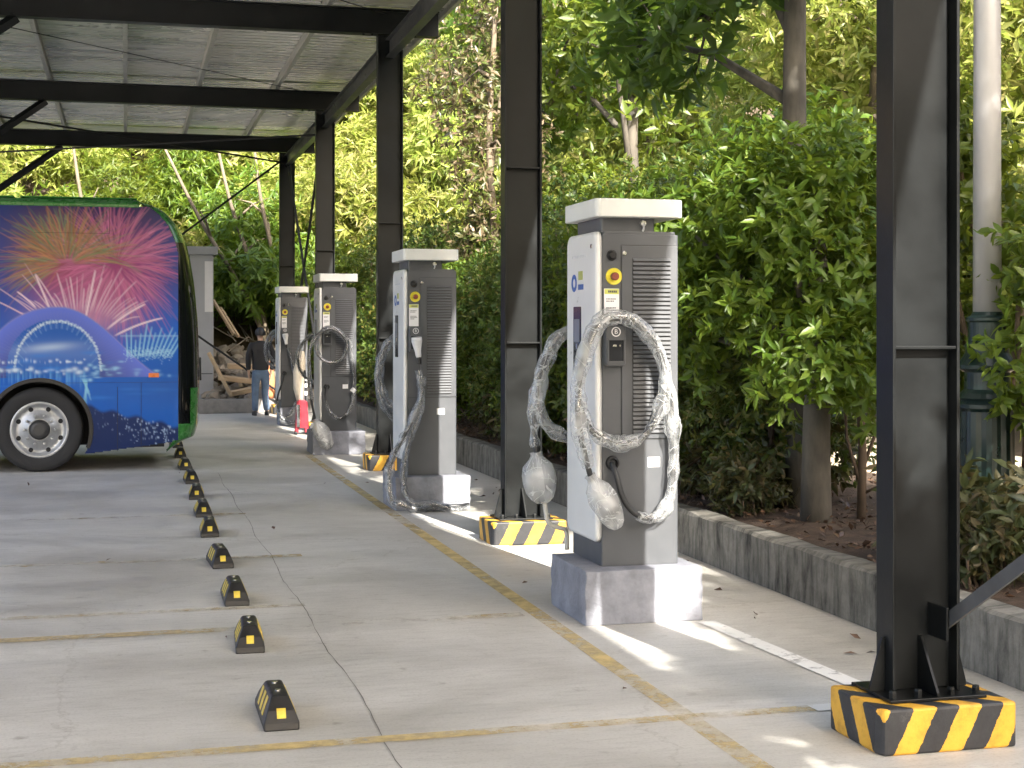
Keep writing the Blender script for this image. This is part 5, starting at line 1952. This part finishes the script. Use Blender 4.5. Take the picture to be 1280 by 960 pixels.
# ------------------------------------------------------------------ foliage
def leaf_mesh(name, cen, dirs, per, L, W, spread, mat, rng, near=True, back=0.5, droop=0.25):
    """clusters of leaves: every leaf is its own small folded blade"""
    n = len(cen)
    dirs = dirs / np.linalg.norm(dirs, axis=1, keepdims=True)
    ref = np.where(np.abs(dirs[:, 2:3]) < 0.9, np.array([[0, 0, 1.0]]), np.array([[1.0, 0, 0]]))
    u = np.cross(dirs, ref)
    u /= np.linalg.norm(u, axis=1, keepdims=True)
    v = np.cross(dirs, u)
    D = np.repeat(dirs, per, 0)
    U = np.repeat(u, per, 0)
    V = np.repeat(v, per, 0)
    C = np.repeat(cen, per, 0)
    m = n * per
    az = np.tile(np.arange(per) * 2.39996, n) + np.repeat(rng.uniform(0, 6.28, n), per) + rng.normal(0, .3, m)
    sp = spread * rng.uniform(0.55, 1.3, m)
    perp = U * np.cos(az)[:, None] + V * np.sin(az)[:, None]
    ld = D * np.cos(sp)[:, None] + perp * np.sin(sp)[:, None]
    ld[:, 2] -= droop * rng.uniform(0, 1, m)
    ld /= np.linalg.norm(ld, axis=1, keepdims=True)
    nn = D - ld * np.sum(D * ld, 1, keepdims=True) + rng.normal(0, .25, (m, 3))
    nn -= ld * np.sum(nn * ld, 1, keepdims=True)
    nn /= np.linalg.norm(nn, axis=1, keepdims=True) + 1e-9
    s = np.cross(ld, nn)
    le = (L * rng.uniform(0.6, 1.2, m))[:, None]
    wd = (W * rng.uniform(0.75, 1.15, m))[:, None] * le / L
    C = C - D * (back * L * rng.uniform(0, 1.6, m))[:, None]
    if near:
        P = [C, C + ld * le * .32 + s * wd * .46 + nn * wd * .16, C + ld * le * .68 + s * wd * .36 + nn * wd * .06,
             C + ld * le - nn * le * .13, C + ld * le * .68 - s * wd * .36 + nn * wd * .06, C + ld * le * .32 - s * wd * .46 + nn * wd * .16,
             C + ld * le * .34, C + ld * le * .68 - nn * le * .04]
        T = [(0, 6, 1), (0, 5, 6), (1, 6, 2), (6, 7, 2), (6, 5, 4), (6, 4, 7), (2, 7, 3), (7, 4, 3)]
    else:
        P = [C, C + ld * le * .45 + s * wd * .5 + nn * wd * .12, C + ld * le - nn * le * .1, C + ld * le * .45 - s * wd * .5 + nn * wd * .12]
        T = [(0, 2, 1), (0, 3, 2)]
    k = len(P)
    verts = np.stack(P, 1).reshape(-1, 3)
    tri = (np.arange(m)[:, None, None] * k + np.array(T)[None]).reshape(-1)
    me = bpy.data.meshes.new(name)
    me.vertices.add(len(verts))
    me.vertices.foreach_set('co', verts.ravel().astype(np.float32))
    me.loops.add(len(tri))
    me.loops.foreach_set('vertex_index', tri.astype(np.int32))
    nt_ = len(tri) // 3
    me.polygons.add(nt_)
    me.polygons.foreach_set('loop_start', np.arange(0, nt_ * 3, 3, dtype=np.int32))
    me.update(calc_edges=True)
    me.materials.append(mat)
    return me


def crown_points(lobes, n, rng, zmin=-9, shell=0.5, up=0.35):
    vol = np.array([l[3] * l[4] * l[5] for l in lobes]) ** 0.75
    cnt = (vol / vol.sum() * n).astype(int)
    P, D = [], []
    for l, c in zip(lobes, cnt):
        d = rng.normal(0, 1, (c, 3))
        d /= np.linalg.norm(d, axis=1, keepdims=True)
        ph = rng.uniform(0, 6.28, 6)
        bump = 1 + 0.16 * np.sin(3.1 * d[:, 0] * 2 + ph[0]) * np.cos(2.7 * d[:, 1] * 2 + ph[1]) + 0.14 * np.sin(5.3 * d[:, 2] + ph[2] + 4 * d[:, 0]) + 0.08 * np.sin(9 * d[:, 1] + 7 * d[:, 2] + ph[3])
        r = (shell + (1 - shell) * rng.uniform(0, 1, c)) * bump
        # stray twigs
        r *= np.where(rng.uniform(0, 1, c) < 0.06, rng.uniform(1.05, 1.28, c), 1)
        p = np.array(l[:3]) + d * r[:, None] * np.array(l[3:6])
        dd = d + rng.normal(0, .35, (c, 3)) + np.array([0, 0, up])
        k = p[:, 2] > zmin
        P.append(p[k])
        D.append(dd[k])
    return np.concatenate(P), np.concatenate(D)


def obj_of(name, me, parent=None, loc=None):
    o = bpy.data.objects.new(name, me)
    COL.objects.link(o)
    if parent is not None:
        o.parent = parent
    if loc:
        o.location = loc
    return o


def stems(root_r, tips, rng, base=(0, 0, -0.1), n0=5):
    mb = MB()
    for tp in tips:
        b = Vector(base) + Vector((rng.uniform(-.12, .12), rng.uniform(-.12, .12), 0))
        e = Vector(tp)
        mid1 = b.lerp(e, .35) + Vector((rng.uniform(-.1, .1), rng.uniform(-.1, .1), 0.1))
        mid2 = b.lerp(e, .7) + Vector((rng.uniform(-.1, .1), rng.uniform(-.1, .1), 0.05))
        mb.tube([b, mid1, mid2, e], [root_r, root_r * .8, root_r * .55, root_r * .25], 7)
    return mb


class RR:
    def __init__(self, s):
        self.r = random.Random(s)

    def uniform(self, a, b):
        return self.r.uniform(a, b)


def make_shrub(lobes, ncl, per, L, W, mat, seed, label, group, zmin=0.05, spread=0.95, near=True, name='shrub', stemr=0.028, up=0.35, shell=0.5):
    rng = np.random.default_rng(seed)
    t = thing(name, label, 'shrub', group=group)
    p, d = crown_points(lobes, ncl, rng, zmin, up=up, shell=shell)
    me = leaf_mesh('foliage', p, d, per, L, W, spread, mat, rng, near)
    obj_of('foliage', me, t)
    tips = [(l[0] + .3 * l[3] * math.cos(i * 2.1), l[1] + .3 * l[4] * math.sin(i * 2.1), l[2] + 0.4 * l[5]) for i, l in enumerate(lobes)]
    tips += [(l[0] - .4 * l[3], l[1] + .3 * l[4], l[2] + .1) for l in lobes]
    stems(stemr, tips, RR(seed)).build('stems', M['twig'], t, smooth=True)
    return t


HG = 'hedge shrubs behind the planter wall'
h_protos = [
    make_shrub([(0, 0, 1.3, .75, .75, .85), (-.25, .45, .75, .7, .6, .7), (.1, -.4, 1.9, .6, .6, .6), (-.2, -.3, .65, .6, .6, .6), (.2, .3, 2.2, .5, .5, .5)], 2200, 7, 0.080, 0.034, M['leaf_hedge'], 31, '', HG),
    make_shrub([(0, 0, 1.1, .8, .8, .95), (.1, .5, 1.7, .6, .6, .7), (-.3, -.4, .8, .65, .65, .75), (-.1, 0, 2.2, .5, .55, .6)], 2200, 7, 0.074, 0.031, M['leaf_hedge'], 32, '', HG),
    make_shrub([(0, 0, 1.5, .7, .8, .9), (-.3, .35, 2.0, .5, .5, .6), (-.2, -.35, 1.0, .6, .6, .9), (-.15, .4, .7, .6, .6, .6)], 1900, 7, 0.088, 0.037, M['leaf_lush'], 33, '', HG),
]
placed = set()


def put(proto, loc, rz, sc, label):
    if proto.name not in placed:
        placed.add(proto.name)
        proto.location = loc
        proto.rotation_euler = (0, 0, rz)
        proto.scale = (sc,) * 3
        proto['label'] = label
        return proto
    return dup(proto, loc, rz, label, sc)


HY = [(4.75, 10.7), (4.65, 11.8), (4.8, 12.9), (4.65, 14.0), (4.75, 15.1), (4.65, 16.3), (4.8, 17.5), (4.6, 18.8), (4.8, 20.1), (4.65, 21.5), (4.8, 22.9), (4.65, 24.4), (4.8, 25.9), (4.6, 27.3)]
HN = ['dense dark green shrub at the right edge of the nearest charging cabinet', 'dense green shrub first behind the nearest charging cabinet and its plinth',
      'dense green shrub behind the nearest charging cabinet, second behind its plinth', 'green shrub behind the nearest cabinet, just right of the second black post',
      'green shrub seen just above the left of the nearest cabinet beside the second post', 'dense shrub hidden behind the second black post',
      'dark green shrub just left of the second black post', 'dark green shrub between second post and second cabinet', 'dark shrub at the right edge of the second cabinet',
      'shrub behind the top of the second cabinet', 'shrub behind the third black post', 'dark shrub just left of the third black post', 'dark shrub at the right edge of the third cabinet', 'shrub behind the third charging cabinet']
rr = random.Random(77)
for i, ((x, y), lb) in enumerate(zip(HY, HN)):
    pr = h_protos[(i * 2 + (i // 3)) % 2] if i % 5 != 3 else h_protos[2]
    put(pr, (x + rr.uniform(-.1, .15), y, 0.27), rr.uniform(0, 6.28), rr.uniform(0.88, 1.15), lb)
# second row, taller
S2 = [(6.2, 13.8), (6.0, 15.4), (6.2, 17.2), (6.1, 19.2), (6.4, 21.3), (6.2, 23.5), (6.3, 26.0), (6.6, 28.6), (5.0, 29.2), (3.9, 30.6)]
for i, (x, y) in enumerate(S2):
    put(h_protos[(2, 0, 1)[i % 3]], (x, y, 0.2), rr.uniform(0, 6.28), rr.uniform(1.25, 1.5), 'tall green shrub in the hedge back row, %s' % (
        ['right behind the nearest cabinet', 'behind and left of the nearest cabinet', 'in line with the second post', 'left of the second post', 'right of the second cabinet', 'behind the second cabinet',
         'right of the third post', 'left of the third post', 'at the far corner of the planter wall', 'behind the farthest cabinet'][i]))

# bushy small tree with bright whorled leaves to the left of the nearest post (trunk clear of leaves below)
rng = np.random.default_rng(51)
bt = thing('small_tree', 'bushy small tree with bright glossy leaves and mottled trunk left of nearest black post', 'tree', (4.5, 9.25, 0.27))
lb_ = [(0.0, -.05, 1.75, .62, .6, .55), (-.35, .45, 1.55, .55, .6, .5), (.15, .3, 2.35, .6, .65, .5), (-.25, .1, 2.2, .55, .5, .5), (.35, -.1, 1.5, .5, .5, .42), (-.55, .8, 2.0, .55, .6, .6), (-.6, 1.0, 1.35, .5, .5, .5), (-.2, -.4, 1.15, .5, .4, .42), (.2, -.35, 1.05, .4, .35, .38)]
p, d = crown_points(lb_, 1750, rng, 0.62, up=0.5)
obj_of('crown', leaf_mesh('crown', p, d, 8, 0.108, 0.042, 1.0, M['leaf_lush'], rng), bt)
tr = MB()
tr.tube([(0, 0, -.1), (0.0, 0.0, .4), (0.02, 0.02, 1.2), (0.05, .05, 2.2)], [0.115, 0.098, 0.085, 0.05], 14)
for l in lb_:
    tr.tube([(0.02, 0.02, 1.0), (l[0] * .5, l[1] * .5, 1.0 + (l[2] - 1.0) * .6), (l[0], l[1], l[2])], [0.04, 0.028, 0.012], 7)
tr.build('trunk', M['bark'], bt, smooth=True)

# sapling stems between trunk and post
sp_ = thing('sapling', 'thin dark sapling stem between the mottled trunk and the nearest black post', 'sapling', (4.86, 9.3, 0.27))
mb = MB()
mb.tube([(0, 0, -.05), (0.01, 0, .5), (-.01, 0.02, 1.1), (0.02, 0, 2.0)], [0.034, 0.03, 0.026, 0.012], 8)
mb.tube([(0.0, 0, .35), (0.12, 0.02, .62), (0.25, 0.0, 0.95)], [0.014, 0.011, 0.006], 6)
mb.tube([(0.0, 0, .25), (-0.1, 0.02, .6), (-0.13, 0.0, 1.0)], [0.014, 0.011, 0.006], 6)
mb.tube([(0.0, 0, .2), (0.14, -0.1, .30), (0.36, -0.2, 0.12)], [0.012, 0.009, 0.005], 6)
mb.build('stem', M['twig'], sp_, smooth=True)
rng = np.random.default_rng(52)
p, d = crown_points([(0, 0, 1.75, .45, .45, .5), (0.2, 0, 1.15, .25, .25, .25)], 190, rng, .6)
obj_of('leaves', leaf_mesh('leaves', p, d, 6, 0.10, 0.042, 1.0, M['leaf_lush'], rng), sp_)

# shrubs right of the nearest post
ps = make_shrub([(0, 0, 1.15, .38, .4, .55), (.15, .1, 1.75, .42, .4, .5), (.25, -.1, .8, .35, .35, .4), (.3, .2, 2.1, .35, .35, .35)], 520, 7, 0.10, 0.042, M['leaf_lush'], 61,
                'bright leafy shrub at the right edge of the picture in front of the lamp post', 'shrubs round the lamp post')
ps.location = (4.88, 7.2, 0.27)
dup(ps, (5.75, 8.9, 0.27), 2.0, 'bright leafy shrub behind the lamp post, seen to the right of the nearest black post', 1.25)
LOWG = 'low straggly plants at the foot of the hedge'
low = make_shrub([(0, 0, .22, .26, .3, .24), (.2, .22, .3, .22, .25, .28), (-.1, .3, .16, .2, .25, .2)], 150, 6, 0.085, 0.034, M['leaf_low'], 71, '', LOWG, zmin=0.0, stemr=0.010)
for i, (x, y, s, lb) in enumerate([(4.28, 6.75, 1.0, 'low straggly plant with dry leaves on the wall edge right of the nearest black post'), (4.5, 7.05, 1.25, 'low straggly plant at the foot of the lamp post'),
                                   (4.75, 6.8, 1.2, 'low straggly plant at the right edge of the picture, above the flat brace'),
                                   (4.22, 10.1, 1.0, 'low plant on the wall edge right of the nearest charging cabinet'), (4.25, 10.9, 1.25, 'low plant on the wall edge touching the right side of the nearest cabinet'),
                                   (4.3, 9.75, 0.8, 'small low plant in front of the mottled trunk'), (4.3, 12.2, 1.2, 'low plant on the wall edge behind the nearest cabinet'), (4.3, 15.5, 1.2, 'low plant on the wall edge beside the second post'),
                                   (4.3, 17.6, 1.3, 'low plant on the wall edge right of the second cabinet'), (4.7, 10.2, 1.2, 'low plant just left of the mottled trunk')]):
    put(low, (x, y, 0.28), i * 1.3, s, lb)

# leaf litter on the planting strip and a little on the floor
rng = np.random.default_rng(81)
n = 5200
cen = np.stack([rng.uniform(KX + .17, 6.3, n), rng.uniform(4.5, 24, n), np.full(n, 0.31) + rng.uniform(0, .03, n)], 1)
n2 = 60
c2 = np.stack([rng.uniform(-3, 3.8, n2), rng.uniform(5.2, 20, n2), np.full(n2, 0.006)], 1)
c2[:48, 0] = rng.uniform(3.3, 3.82, 48)
cen = np.concatenate([cen, c2])
dr = rng.normal(0, .35, (len(cen), 3)) + np.array([0, 0, 1.0])
o = obj_of('leaf_litter', leaf_mesh('leaf_litter', cen, dr, 1, 0.06, 0.03, 1.5, M['litter'], rng, near=False, back=0, droop=0.0))
tag(o, kind='stuff')


# ---- trees
def make_tree(name, label, loc, trunk, lobes, ncl, per, L, W, lm, bark, seed, group=None, near=False, zmin=0.0, spread=1.0, up=0.3, shell=0.45, tr_r=0.14):
    rng = np.random.default_rng(seed)
    t = thing(name, label, 'tree', loc, group=group)
    p, d = crown_points(lobes, ncl, rng, zmin, shell, up)
    obj_of('crown', leaf_mesh('crown', p, d, per, L, W, spread, lm, rng, near), t)
    mb = MB()
    T = catmull(trunk, 4)
    k = len(T)
    mb.tube(T, [tr_r * (1 - 0.6 * i / (k - 1)) for i in range(k)], 14)
    for i, l in enumerate(lobes):
        a = T[int(k * (0.5 + 0.4 * ((i * 0.37) % 1)))]
        e = Vector(l[:3])
        m1 = a.lerp(e, .5) + Vector((0, 0, .12))
        mb.tube([a, m1, e], [tr_r * .4, tr_r * .26, tr_r * .1], 8)
        for q in range(3):
            e2 = e + Vector((l[3] * .6 * math.cos(q * 2.1 + i), l[4] * .6 * math.sin(q * 2.1 + i), l[5] * .4 * (q - 1)))
            mb.tube([m1.lerp(e, .6), e2], [tr_r * .13, tr_r * .05], 5)
    mb.build('trunk', bark, t, smooth=True)
    return t


# big leaved tree: its bough hangs into the top of the picture
make_tree('broadleaf_tree', 'tall tree with big hanging dark green leaves, its bough across the top right', (4.72, 9.9, 0.25),
          [(0, 0, -.1), (0.0, 0.1, 1.5), (0.02, .2, 3.0), (.1, .3, 5.0), (.2, .4, 6.5)],
          [(-.4, 2.3, 3.85, .6, .8, .6), (-.4, 1.2, 3.6, .5, .7, .55), (-.35, 0.2, 4.05, .5, .55, .5), (.5, 1.0, 4.9, 1.0, 1.0, .8), (-.1, -.7, 4.6, .8, .8, .7), (.2, .3, 6.2, 1.3, 1.5, 1.1), (0.3, 2.6, 5.4, 1.0, 1.1, .9)],
          600, 8, 0.24, 0.078, M['leaf_big'], M['bark'], 91, near=True, up=0.15, spread=1.25, tr_r=0.125)
SG = 'shade trees along the planting strip'
sh0 = make_tree('shade_tree', 'shade tree of the planting strip standing beside the first shrubs', (6.05, 3.0, 0.25),
                [(0, 0, -.1), (0.1, 0.1, 2.0), (0.0, .2, 4.0), (.1, .1, 6.5)],
                [(-.6, 0, 5.6, 1.0, 1.3, .8), (.6, 1.0, 6.3, 1.4, 1.3, 1.0), (.3, -1.0, 6.6, 1.3, 1.2, 1.0), (0, .2, 7.6, 1.2, 1.3, .9), (-.5, 1.2, 5.0, .7, .9, .6), (.2, .2, 4.5, .9, .9, .7)],
                860, 7, 0.20, 0.085, M['leaf_lush'], M['bark'], 92, SG)
for i, (x, y, rz, s, lb) in enumerate([(6.95, -1.4, 1.1, 1.0, 'shade tree of the planting strip behind the camera'), (6.2, 6.6, 2.2, 1.0, 'shade tree of the planting strip beyond the lamp post'),
                                       (6.9, 19.6, 0.4, 1.0, 'shade tree rising from the hedge left of the second post'),
                                       (5.9, 22.6, 4.4, 1.0, 'shade tree rising from the hedge right of the third post'), (7.2, -5.4, 0.2, 1.0, 'shade tree farthest behind the camera')]):
    dup(sh0, (x, y, 0.2), rz, lb, s)
# unseen tree added, its crown shaped to shade the nearest post's foot and floor
make_tree('shade_tree', 'unseen low tree added behind the camera to shade the nearest post', (4.45, -0.6, 0.25), [(0, 0, -.1), (0, 0, 1.2), (-.1, .1, 2.4), (-.1, .1, 3.6)],
          [(-.2, -.2, 3.95, .75, .8, .72), (.45, .2, 3.7, .7, .8, .8), (-.35, .5, 3.4, .6, .6, .6), (.1, 0, 3.0, .7, .8, .6), (.75, .1, 5.3, .72, .8, .9), (.32, 0, 4.95, .55, .8, .5), (.12, 0, 4.75, .42, .7, .36), (-.75, 0, 3.9, .5, .8, .6), (-.45, .2, 3.9, .5, .7, .5)], 1900, 7, 0.2, 0.085, M['leaf_lush'], M['bark'], 93, SG, shell=0.2)
make_tree('dry_tree', 'tall thin tree with pale brownish dry leaves left of the second post', (5.0, 20.6, 0.2), [(0, 0, -.1), (0.1, 0, 2.0), (0, .1, 4.0), (.1, .1, 6.0)],
          [(0, 0, 2.6, .75, .9, .9), (.15, -.2, 3.9, .85, .9, 1.0), (-.25, .5, 5.0, .8, .9, .9), (.4, .3, 6.1, .9, .9, .8)], 1050, 7, 0.13, 0.05, M['leaf_dry'], M['bark_pale'], 94, tr_r=0.08)

# ---- hillside growth
BG = 'bushes on the sunlit slope'
hb = []
for k, (mt, nm, sd) in enumerate((('leaf_lime', 'hill_bush', 101), ('leaf_lime', 'hill_bush', 102), ('leaf_lush', 'hill_bush', 103))):
    rng = np.random.default_rng(sd)
    lob = [(rng.uniform(-.7, .7), rng.uniform(-.7, .7), rng.uniform(.6, 2.1), rng.uniform(.6, 1.1), rng.uniform(.6, 1.1), rng.uniform(.5, .9)) for _ in range(6)]
    p, d = crown_points(lob, 1100, rng, -0.5, up=0.4)
    me = leaf_mesh('hill_bush', p, d, 7, 0.20, 0.05, 1.05, M[mt], rng, near=False, droop=0.45)
    hb.append(me)
rr = random.Random(303)


def hill_bush(k, x, y, s, label, group):
    o = bpy.data.objects.new('hill_bush', hb[k])
    COL.objects.link(o)
    o.location = (x, y, max(0, hill_h(x, y)) - 0.2)
    o.rotation_euler = (0, 0, rr.uniform(0, 6.28))
    o.scale = (s, s, s * rr.uniform(.85, 1.15))
    tag(o, label, 'bush', group)


y = 33.0
while y < 50:
    x = -7.0 + rr.uniform(0, 1)
    while x < 15:
        if True:
            hill_bush(rr.choice((0, 0, 1, 1, 2)), x + rr.uniform(-.5, .5), y + rr.uniform(-.6, .6), rr.uniform(0.9, 1.5), 'yellow green bush on the sunlit slope beyond the far end of the canopy', BG)
        x += 1.95
    y += 1.9
y = 12.0
while y < 34:
    x = 10.6 + rr.uniform(0, .8)
    while x < 0.66 * y + 6:
        if x < 19:
            hill_bush(rr.choice((0, 1, 1, 2)), x, y + rr.uniform(-.6, .6), rr.uniform(1.0, 1.6), 'sunlit bush on the bank to the right beyond the hedge and path', 'bushes on the right bank')
        x += 2.0
    y += 2.0
# trees on the slope and bank
TG = 'trees on the slope'
tr0 = make_tree('slope_tree', 'sunlit tree high on the slope behind the bus', (-3.5, 41, hill_h(-3.5, 41) - .2), [(0, 0, -.1), (.1, 0, 2), (0, .1, 4), (.2, 0, 6)],
                [(0, 0, 4.4, 1.6, 1.6, 1.2), (.9, .3, 5.6, 1.5, 1.5, 1.1), (-.9, .2, 5.4, 1.4, 1.4, 1.1), (.1, -.2, 6.7, 1.4, 1.4, 1.0), (.2, -.6, 3.3, 1.1, 1.0, .8)],
                1700, 7, 0.22, 0.07, M['leaf_lime'], M['bark_pale'], 111, TG, tr_r=0.13)
for (x, y, s, lb) in [(0.5, 39, 1.0, 'sunlit tree on the slope above the grey hut'), (4.5, 38, 1.05, 'sunlit tree on the slope above the farthest cabinet'), (8.0, 36, 1.0, 'sunlit tree on the slope between third and fourth posts'),
                      (10.8, 30, 1.1, 'tree on the bank left of the second black post'), (11.5, 25.0, 1.1, 'tree on the bank right of the second black post'), (11.0, 20.5, 1.05, 'tree on the bank above the nearest cabinet'),
                      (11.2, 16.5, 1.0, 'tree on the bank behind the big leaved bough'), (14.5, 23, 1.2, 'tree high on the bank left of the nearest post'), (12.0, 34, 1.2, 'tree where slope and bank meet')]:
    dup(tr0, (x, y, max(0, hill_h(x, y)) - .2), rr.uniform(0, 6.28), lb, s)
# unseen growth added behind the camera so paint and glass mirror something dark
x = -22.0
while x < 20:
    hill_bush(rr.choice((0, 1, 2, 2)), x, -17 + rr.uniform(-1, 1), rr.uniform(1.5, 2.1), 'unseen bush added behind the camera for dark reflections', 'bushes added behind the camera')
    x += 3.0
for (x, y) in ((-16, -19), (-9, -20), (-2, -19), (5, -20), (12, -19)):
    dup(tr0, (x, y, -.2), rr.uniform(0, 6.28), 'unseen tree added behind the camera for dark reflections', rr.uniform(1.0, 1.25))['group'] = 'trees added behind the camera'
# pale bare trunks
BT = [((-0.25, 32.1), (-1.15, 32.0, 5.7), 'pale bare trunk leaning on the slope above the bus roof'), ((3.0, 32.2), (1.75, 32.1, 5.6), 'pale bare trunk leaning left on the slope above the grey hut'),
      ((3.3, 32.0), (2.55, 32.1, 5.8), 'upright pale bare trunk on the slope left of the farthest post'), ((3.1, 31.9), (0.75, 31.8, 5.0), 'pale fallen trunk lying across the slope right of the hut')]
for i, ((x, y), e, lb) in enumerate(BT):
    z0 = hill_h(x, y)
    t = thing('bare_tree', lb, 'bare tree', (x, y, z0 - 0.2))
    E = Vector((e[0] - x, e[1] - y, e[2] - z0 + .6))
    mb = MB()
    pts = [Vector((0, 0, 0)), E * .33 + Vector((.06, 0, .05)), E * .66 + Vector((-.05, 0, .03)), E]
    mb.tube(catmull(pts, 4), [0.065 - 0.04 * k / 12 for k in range(13)], 9)
    for q in range(2):
        a = E * (.45 + .14 * q)
        bb = a + Vector((rr.uniform(-.8, .8), rr.uniform(-.3, .3), rr.uniform(.3, 1.0)))
        mb.tube([a, a.lerp(bb, .5) + Vector((0, 0, .1)), bb], [0.03, 0.022, 0.008], 6)
    mb.build('trunk', M['bark_pale'], t, smooth=True)

# ------------------------------------------------------------------ output settings
SC.view_settings.view_transform = 'Standard'
SC.view_settings.look = 'None'
SC.view_settings.gamma = 1.0
SC.view_settings.use_curve_mapping = False
SC.view_settings.exposure = 2.5
SC.render.engine = 'CYCLES'
SC.cycles.use_denoising = True
SC.cycles.max_bounces = 7
SC.cycles.diffuse_bounces = 4
SC.cycles.glossy_bounces = 3
SC.cycles.transmission_bounces = 4
SC.cycles.transparent_max_bounces = 16
SC.cycles.sample_clamp_indirect = 6.0
SC.render.resolution_x = 1024
SC.render.resolution_y = 768
